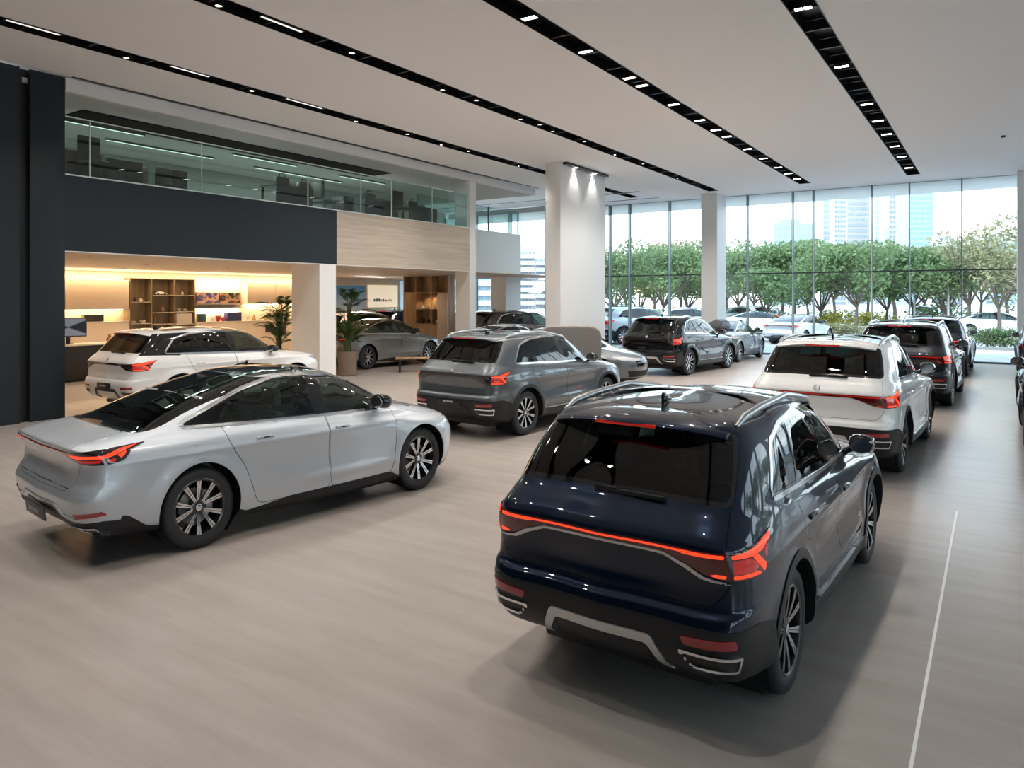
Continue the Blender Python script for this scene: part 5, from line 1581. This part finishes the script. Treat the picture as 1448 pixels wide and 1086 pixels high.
    MB().box(0, .08, 0, .95, 0, 3.1).build('board', mat('pale_blue_panel', (.55, .68, .78), .4, emit=(.6, .78, .95), estr=.15), e)
    # bench
    e = empty('bench', (-14.9, 17.3, 0), math.radians(40), 'low wooden bench with black legs in front of the grey crossover', 'bench')
    MB().box(-.75, .75, -.2, .2, .40, .45).build('seat', M['oak'], e, bevel=.01)
    for sx_ in (-.62, .62):
        MB().box(sx_ - .03, sx_ + .03, -.18, -.13, 0, .40).build('leg', M['screenframe'], e); MB().box(sx_ - .03, sx_ + .03, .13, .18, 0, .40).build('leg', M['screenframe'], e)
    # rounded screen in front of the hidden grey car
    e = empty('rounded_screen', (-8.0, 14.62, 0), math.radians(33.5), 'taupe round-cornered partition behind the grey car, below the big column', 'partition')
    P = rpoly([(-.80, 0), (.62, 0), (.62, 1.66), (-.80, 1.66)], .30, 8)
    P = [tuple(p) for p in P]
    MB().prism(P, -.12, .12, 'xz').build('panel', M['taupe'], e, bevel=.05, seg=3)
    MB().box(-.7, .5, -.25, .25, 0, .03).build('foot_plate', M['screenframe'], e, bevel=.006)
    # plants
    def palm(x, y, s, lab, pot=True, seed=1, zoff=0):
        r2 = random.Random(seed)
        e = empty('potted_palm', (x, y, 0), 0, lab, 'plant')
        if True:
            MB().lathe([(.20 * s, 0), (.235 * s, .02), (.255 * s, .72), (.235 * s, .72), (.22 * s, .65), (0, .65)], 26).build('pot', M['taupe2'], e, smooth=True)
            MB().lathe([(.222 * s, .67), (0, .68)], 20).build('soil', M['bark2'], e)
        V = []; F = []
        stem = MB()
        for k in range(34):
            a = 2.4 * k + r2.uniform(-.3, .3); h0 = .75 + r2.uniform(.05, 1.25) * s; ln_ = r2.uniform(.55, .95) * s; el = r2.uniform(.5, 1.25)
            p0 = Vector((r2.uniform(-.08, .08), r2.uniform(-.08, .08), .66)); p1 = Vector((math.cos(a) * .10, math.sin(a) * .10, h0))
            d = Vector((math.cos(a) * math.cos(el), math.sin(a) * math.cos(el), math.sin(el)))
            pts = [p0, p1]
            for j in range(1, 7):
                t = j / 6
                pts.append(p1 + d * ln_ * t + Vector((0, 0, -.45 * ln_ * t * t)))
            stem.tube(pts, [.018, .014] + [.010 - .0013 * j for j in range(6)], 5)
            for j in range(2, len(pts) - 1):
                for sub in (0, .33, .66):
                    c = pts[j].lerp(pts[j + 1], sub); tg = (pts[j + 1] - pts[j]).normalized()
                    sd = tg.cross(Vector((0, 0, 1))).normalized(); up = sd.cross(tg)
                    L_ = .40 * s * (1 - .08 * j)
                    for sg in (-1, 1):
                        dr = (sd * sg + tg * .75 + up * .15).normalized(); b0 = len(V)
                        wv = tg * .015 * s
                        tip = c + dr * L_ + Vector((0, 0, -.10 * L_))
                        mid = c + dr * L_ * .5
                        V += [c - wv * .3, mid - wv, tip, mid + wv]; F.append((b0, b0 + 1, b0 + 2, b0 + 3))
        stem.build('stalks', M['stalk'], e, smooth=True)
        obj('fronds', mesh_raw('fronds', [tuple(v) for v in V], F, smooth=False), M['palm'], e)
    M['palm'] = leaf_mat('palm_leaves', (.02, .045, .015), (.10, .16, .05)); M['stalk'] = mat('palm_stalk', (.10, .12, .05), .6); M['taupe2'] = mat('brown_pot', (.21, .16, .12), .6); M['bark2'] = mat('soil', (.03, .022, .016), .9)
    palm(-16.0, 15.3, 1.12, 'large potted palm standing right of the white column in the alcove', seed=3)
    palm(-18.2, 14.6, 1.0, 'dark potted palm partly hidden left of the white column', seed=8)

def gallery():
    W = -14.85
    def chair(x, y, rz, lab):
        e = empty('office_chair', (x, y, 4.60), rz, lab, 'chair')
        MB().box(-.24, .24, -.24, .24, .42, .50).build('seat', M['officedark'], e, bevel=.03)
        MB().box(-.26, -.20, -.23, .23, .55, 1.05).build('backrest', M['officedark'], e, bevel=.03)
        MB().tube([(0, 0, .06), (0, 0, .44)], .03, 8).build('column_post', M['fitting'], e)
        for k in range(5):
            a = 2 * PI * k / 5
            MB().tube([(0, 0, .08), (math.cos(a) * .3, math.sin(a) * .3, .04)], [.025, .018], 6).build('leg', M['fitting'], e)
    def desk(x, y0, y1, lab, top=M['officedark'], h=.74):
        e = empty('desk', (x, y0, 4.60), 0, lab, 'desk')
        MB().box(-.35, .35, 0, y1 - y0, h - .03, h).build('top', top, e, bevel=.004)
        for px in (-.3, .3):
            for py in (.06, y1 - y0 - .06): MB().box(px - .025, px + .025, py - .025, py + .025, 0, h - .03).build('leg', M['fitting'], e)
        MB().box(.30, .32, .1, y1 - y0 - .1, .25, h - .03).build('modesty_panel', M['officedark'], e)
    def cabinet(x, y0, y1, h, lab):
        e = empty('office_cabinet', (x, y0, 4.60), 0, lab, 'cabinet')
        d = y1 - y0
        MB().box(-.25, .25, 0, d, 0, h).build('body', M['officedark'], e, bevel=.006)
        for q in range(2): MB().box(.25, .262, q * d / 2 + .01, (q + 1) * d / 2 - .01, .03, h - .03).build('door', M['officedark'], e, bevel=.003)
    def bag(x, y, lab, c, h=.3):
        e = empty('handbag', (x, y, 5.342), 0, lab, 'bag')
        MB().prism([(-.22, 0), (.22, 0), (.19, h * .7), (-.19, h * .7)], -.08, .08, 'yz').build('body', c, e, bevel=.03)
        MB().tube([(.0, -.10, h * .65), (0, -.07, h), (0, .07, h), (0, .10, h * .65)], .012, 6).build('handle', c, e, smooth=True)
    desk(-16.2, 7.3, 8.15, 'black desk at the dark-wall end of the gallery')
    chair(-15.45, 7.75, 0, 'black office chair beside the first desk of the gallery')
    cabinet(-16.2, 8.25, 9.05, .72, 'long low black cabinet behind the first wide glass pane')
    e = empty('paper_tray', (-16.1, 9.22, 4.60), 0, 'grey upright file stand between the two black cabinets', 'file stand')
    MB().box(-.2, .2, -.09, .09, 0, .66).build('body', M['fabric'], e, bevel=.01)
    for q in range(3): MB().box(.2, .206, -.07 + q * .05, -.04 + q * .05, .1, .6).build('file', M['cw'], e)
    cabinet(-16.3, 9.42, 10.2, .70, 'tall square black cabinet behind the second glass pane')
    desk(-16.3, 12.7, 14.0, 'black desk with a handbag behind the third glass pane')
    bag(-16.1, 13.0, 'black handbag with a round handle on the gallery desk', M['officedark'], .32)
    bag(-16.1, 13.75, 'brown-topped black bag on the gallery desk', mat('brown_bag', (.10, .06, .04), .5), .26)
    chair(-16.2, 14.6, PI / 2, 'black office chair beside the pale curtain of papers')
    cabinet(-16.3, 15.2, 15.6, .72, 'narrow black cabinet near the middle of the gallery')
    desk(-16.2, 15.9, 17.4, 'black desk above the beige panel')
    chair(-15.42, 17.1, 0, 'black office chair at the end of the desk above the beige panel')
    bag(-16.1, 16.3, 'dark bag standing on the desk above the beige panel', M['officedark'], .26)
    desk(-16.3, 18.0, 18.95, 'black desk at the pier end of the gallery', h=.74)
    bag(-16.2, 18.4, 'rounded dark bag at the pier end of the gallery', M['officedark'], .24)
    cabinet(-16.4, 19.0, 19.65, .78, 'black cabinet next to the white pier on the gallery')
# ------------------------------------------------------------------ build
LAMP_W = 120
car_materials(); room_materials()
PAINT = mat('car_paint', (.5, .5, .5), .3)
def metallic(name, col, rough=.34, metal=.55, coat=1.0, spec=.3): return mat(name, col, rough, metal, spec, coat, .015)
M['p_navy'] = metallic('navy_metallic', (.003, .009, .024), .30, .35, 1.0, .05)
M['p_silver'] = metallic('silver_metallic', (.50, .54, .585), .38, .45)
M['p_grey'] = metallic('grey_metallic', (.105, .118, .130), .32, .55)
M['p_white'] = mat('white_pearl', (.78, .78, .77), .3, 0, .5, 1.0, .02)
M['p_white2'] = mat('white_gloss', (.75, .75, .75), .3, 0, .5, 1.0, .02)
M['p_dark'] = metallic('graphite_metallic', (.022, .025, .032), .3, .4, 1.0, .1)
M['p_black'] = mat('black_gloss_paint', (.004, .004, .005), .2, 0, .05, .8, .01)
M['p_taupe'] = metallic('taupe_metallic', (.075, .06, .055), .32, .5)
M['p_grey2'] = metallic('grey_green_metallic', (.16, .175, .175), .32, .5)
M['p_grey3'] = metallic('pale_grey_metallic', (.27, .285, .28), .32, .4)
M['p_cream'] = mat('cream_paint', (.66, .60, .52), .3, 0, .5, 1.0, .02)
room()
suv = make_car(suv_spec(), PAINT); sedan = make_car(sedan_spec(), PAINT)
PROTO = dict(suv=suv, sedan=sedan)
D = math.radians
def car(kind, paint, name, x, y, deg, s, label, **k):
    return car_copy(PROTO[kind], PAINT, M[paint], name, (x, y, 0), D(deg), s if isinstance(s, tuple) else (s, s, s), label, **k)
NP = ('number_plate', 'plate_lettering')
BT = {'bumper_trim': M['clad']}
NB = ('emblem',)
car('suv', 'p_navy', 'navy_suv', -1.825, 3.585, 87.86, (.923, .885, .966), 'dark navy blue SUV nearest the viewer with a black glass roof', drop=NP + NB)
car('sedan', 'p_silver', 'silver_sedan', -7.13, 3.07, 82.6, (.93, 1.055, 1.04), 'pale silver sedan with a black roof in the left foreground')
car('suv', 'p_grey', 'grey_suv', -7.47, 9.40, 87.0, (.995, .97, 1.0), 'mid grey SUV in the centre behind the silver sedan', bar_off=True, override=BT)
car('suv', 'p_white', 'white_suv', -1.92, 9.93, 87.7, (1.01, .98, 1.034), 'white SUV directly ahead of the navy one on the right', drop=NP + ('bar_trim',), bar_dim=True)
car('suv', 'p_white2', 'white_suv', -14.42, 7.40, 91.0, (1.06, .98, .99), 'white SUV with black rear pillars under the dark blue portal at the left', override={'pillar_panel': M['gloss'], 'bumper_trim': M['clad'], 'lower_cladding': M['p_white2'], 'wheel_arch_trim': M['p_white2']}, drop=('roof_rail',), bar_off=True)
car('suv', 'p_dark', 'dark_suv', -1.71, 17.2, 87.8, (1.0, 1.02, 1.045), 'graphite SUV with lit tail lamps ahead of the white one on the right', drop=NP + ('bar_trim',), bar_dim=True)
car('suv', 'p_dark', 'dark_suv', -1.60, 24.4, 88.5, 1.02, 'dark SUV nearest the glass wall at the head of the right row', drop=NP)
car('suv', 'p_black', 'black_suv', -8.60, 20.1, 83.9, 1.035, 'glossy black SUV right of the big white column', drop=NP + ('roof_rail',), bar_off=True)
car('sedan', 'p_dark', 'dark_sedan', -8.45, 25.2, 88, (.90, .92, 1.0), 'dark sedan hidden behind the black SUV by the window column')
car('sedan', 'p_grey', 'grey_sedan', -12.5, 17.3, 5, 1.0, 'grey sedan whose nose shows beyond the mid grey SUV')
car('sedan', 'p_grey3', 'grey_crossover', -17.75, 15.95, 84, (.95, .98, 1.08), 'grey-green crossover in the alcove behind the wooden bench')
car('suv', 'p_cream', 'cream_suv', -20.6, 18.2, 88, 1.05, 'cream SUV deep in the alcove behind the grey-green crossover', drop=('roof_rail',))
car('suv', 'p_navy', 'blue_suv', -22.6, 23.4, 88, 1.05, 'dark blue SUV at the far end of the alcove behind the cream one')
car('sedan', 'p_white', 'white_sedan', -14.55, 18.30, 65, (.87, .95, .95), 'white sedan half hidden behind the grey SUV roof, left of the big column', override={'glass_roof': M['p_white']})
car('suv', 'p_taupe', 'taupe_suv', -17.3, 23.1, 60, 1.06, 'dark taupe SUV behind the white sedan, left of the big column', drop=('roof_rail',), bar_off=True)
car('suv', 'p_navy', 'blue_suv', -20.0, 25.2, 88, 1.0, 'dark car mostly hidden behind the white pier under the portal beam')
car('suv', 'p_silver', 'silver_suv', -16.7, 32.8, 52, 1.1, 'silver SUV outside the glass just right of the big white column', drop=('roof_rail',), bar_off=True)
car('suv', 'p_black', 'black_suv', 1.27, 12.7, 90, 1.0, 'black SUV cut off by the right edge, its mirror sticking out', unlit=True)
car('suv', 'p_dark', 'dark_suv', 1.46, 24.0, 90, 1.0, 'dark SUV further along the right edge beside the window pillar', unlit=True)
outdoors(PROTO, PAINT)
alcove(); gallery()
delete_tree(suv); delete_tree(sedan)

# ------------------------------------------------------------------ daylight
w = bpy.data.worlds.new('daylight'); SC.world = w; w.use_nodes = True
nt = w.node_tree; nd = nt.nodes; ln = nt.links
bg = nd['Background']
tc = nd.new('ShaderNodeTexCoord'); sx = nd.new('ShaderNodeSeparateXYZ'); cr = nd.new('ShaderNodeValToRGB')
cr.color_ramp.elements[0].position = 0.0; cr.color_ramp.elements[0].color = (.86, .935, 1.0, 1)
cr.color_ramp.elements[1].position = .75; cr.color_ramp.elements[1].color = (.50, .70, 1.0, 1)
ln.new(tc.outputs['Generated'], sx.inputs[0]); ln.new(sx.outputs['Z'], cr.inputs[0]); ln.new(cr.outputs[0], bg.inputs['Color'])
bg.inputs['Strength'].default_value = SKY
s = bpy.data.lights.new('sun', 'SUN'); s.energy = SUN; s.angle = math.radians(6); s.color = (1, .95, .88)
so = bpy.data.objects.new('sun', s); COL.objects.link(so)
so.rotation_euler = (-Vector((-.55, -.75, 1.0))).to_track_quat('-Z', 'Y').to_euler()
def portal(loc, rot, sx_, sy_):
    l = bpy.data.lights.new('window_portal', 'AREA'); l.shape = 'RECTANGLE'; l.size = sx_; l.size_y = sy_; l.cycles.is_portal = True
    o = bpy.data.objects.new('window_portal', l); COL.objects.link(o); o.location = loc; o.rotation_euler = rot
portal((-7.7, 31.3, 3.1), (-PI / 2, 0, 0), 33.5, 6.2)
portal((9.35, 12.0, 3.0), (0, PI / 2, 0), 4.8, 37.5)

# ------------------------------------------------------------------ camera
cam = bpy.data.cameras.new('camera'); co = bpy.data.objects.new('camera', cam); COL.objects.link(co)
cam.sensor_width = 36; cam.lens = 36 * 1030 / 1448; cam.shift_y = -(543 - 421) / 1448
co.location = (0, 0, 2.3); co.rotation_euler = (PI / 2, 0, math.atan(683 / 1030))
cam.clip_end = 2000; cam.clip_start = .05
SC.camera = co
vs = SC.view_settings; vs.view_transform = 'Standard'; vs.look = 'None'; vs.gamma = 1; vs.use_curve_mapping = False
vs.exposure = EXPO
SC.cycles.use_denoising = True
SC.cycles.max_bounces = 10; SC.cycles.diffuse_bounces = 5; SC.cycles.glossy_bounces = 4; SC.cycles.transparent_max_bounces = 24; SC.cycles.transmission_bounces = 6
SC.cycles.sample_clamp_direct = 12.0; SC.cycles.sample_clamp_indirect = 4.0; SC.cycles.caustics_reflective = False; SC.cycles.caustics_refractive = False
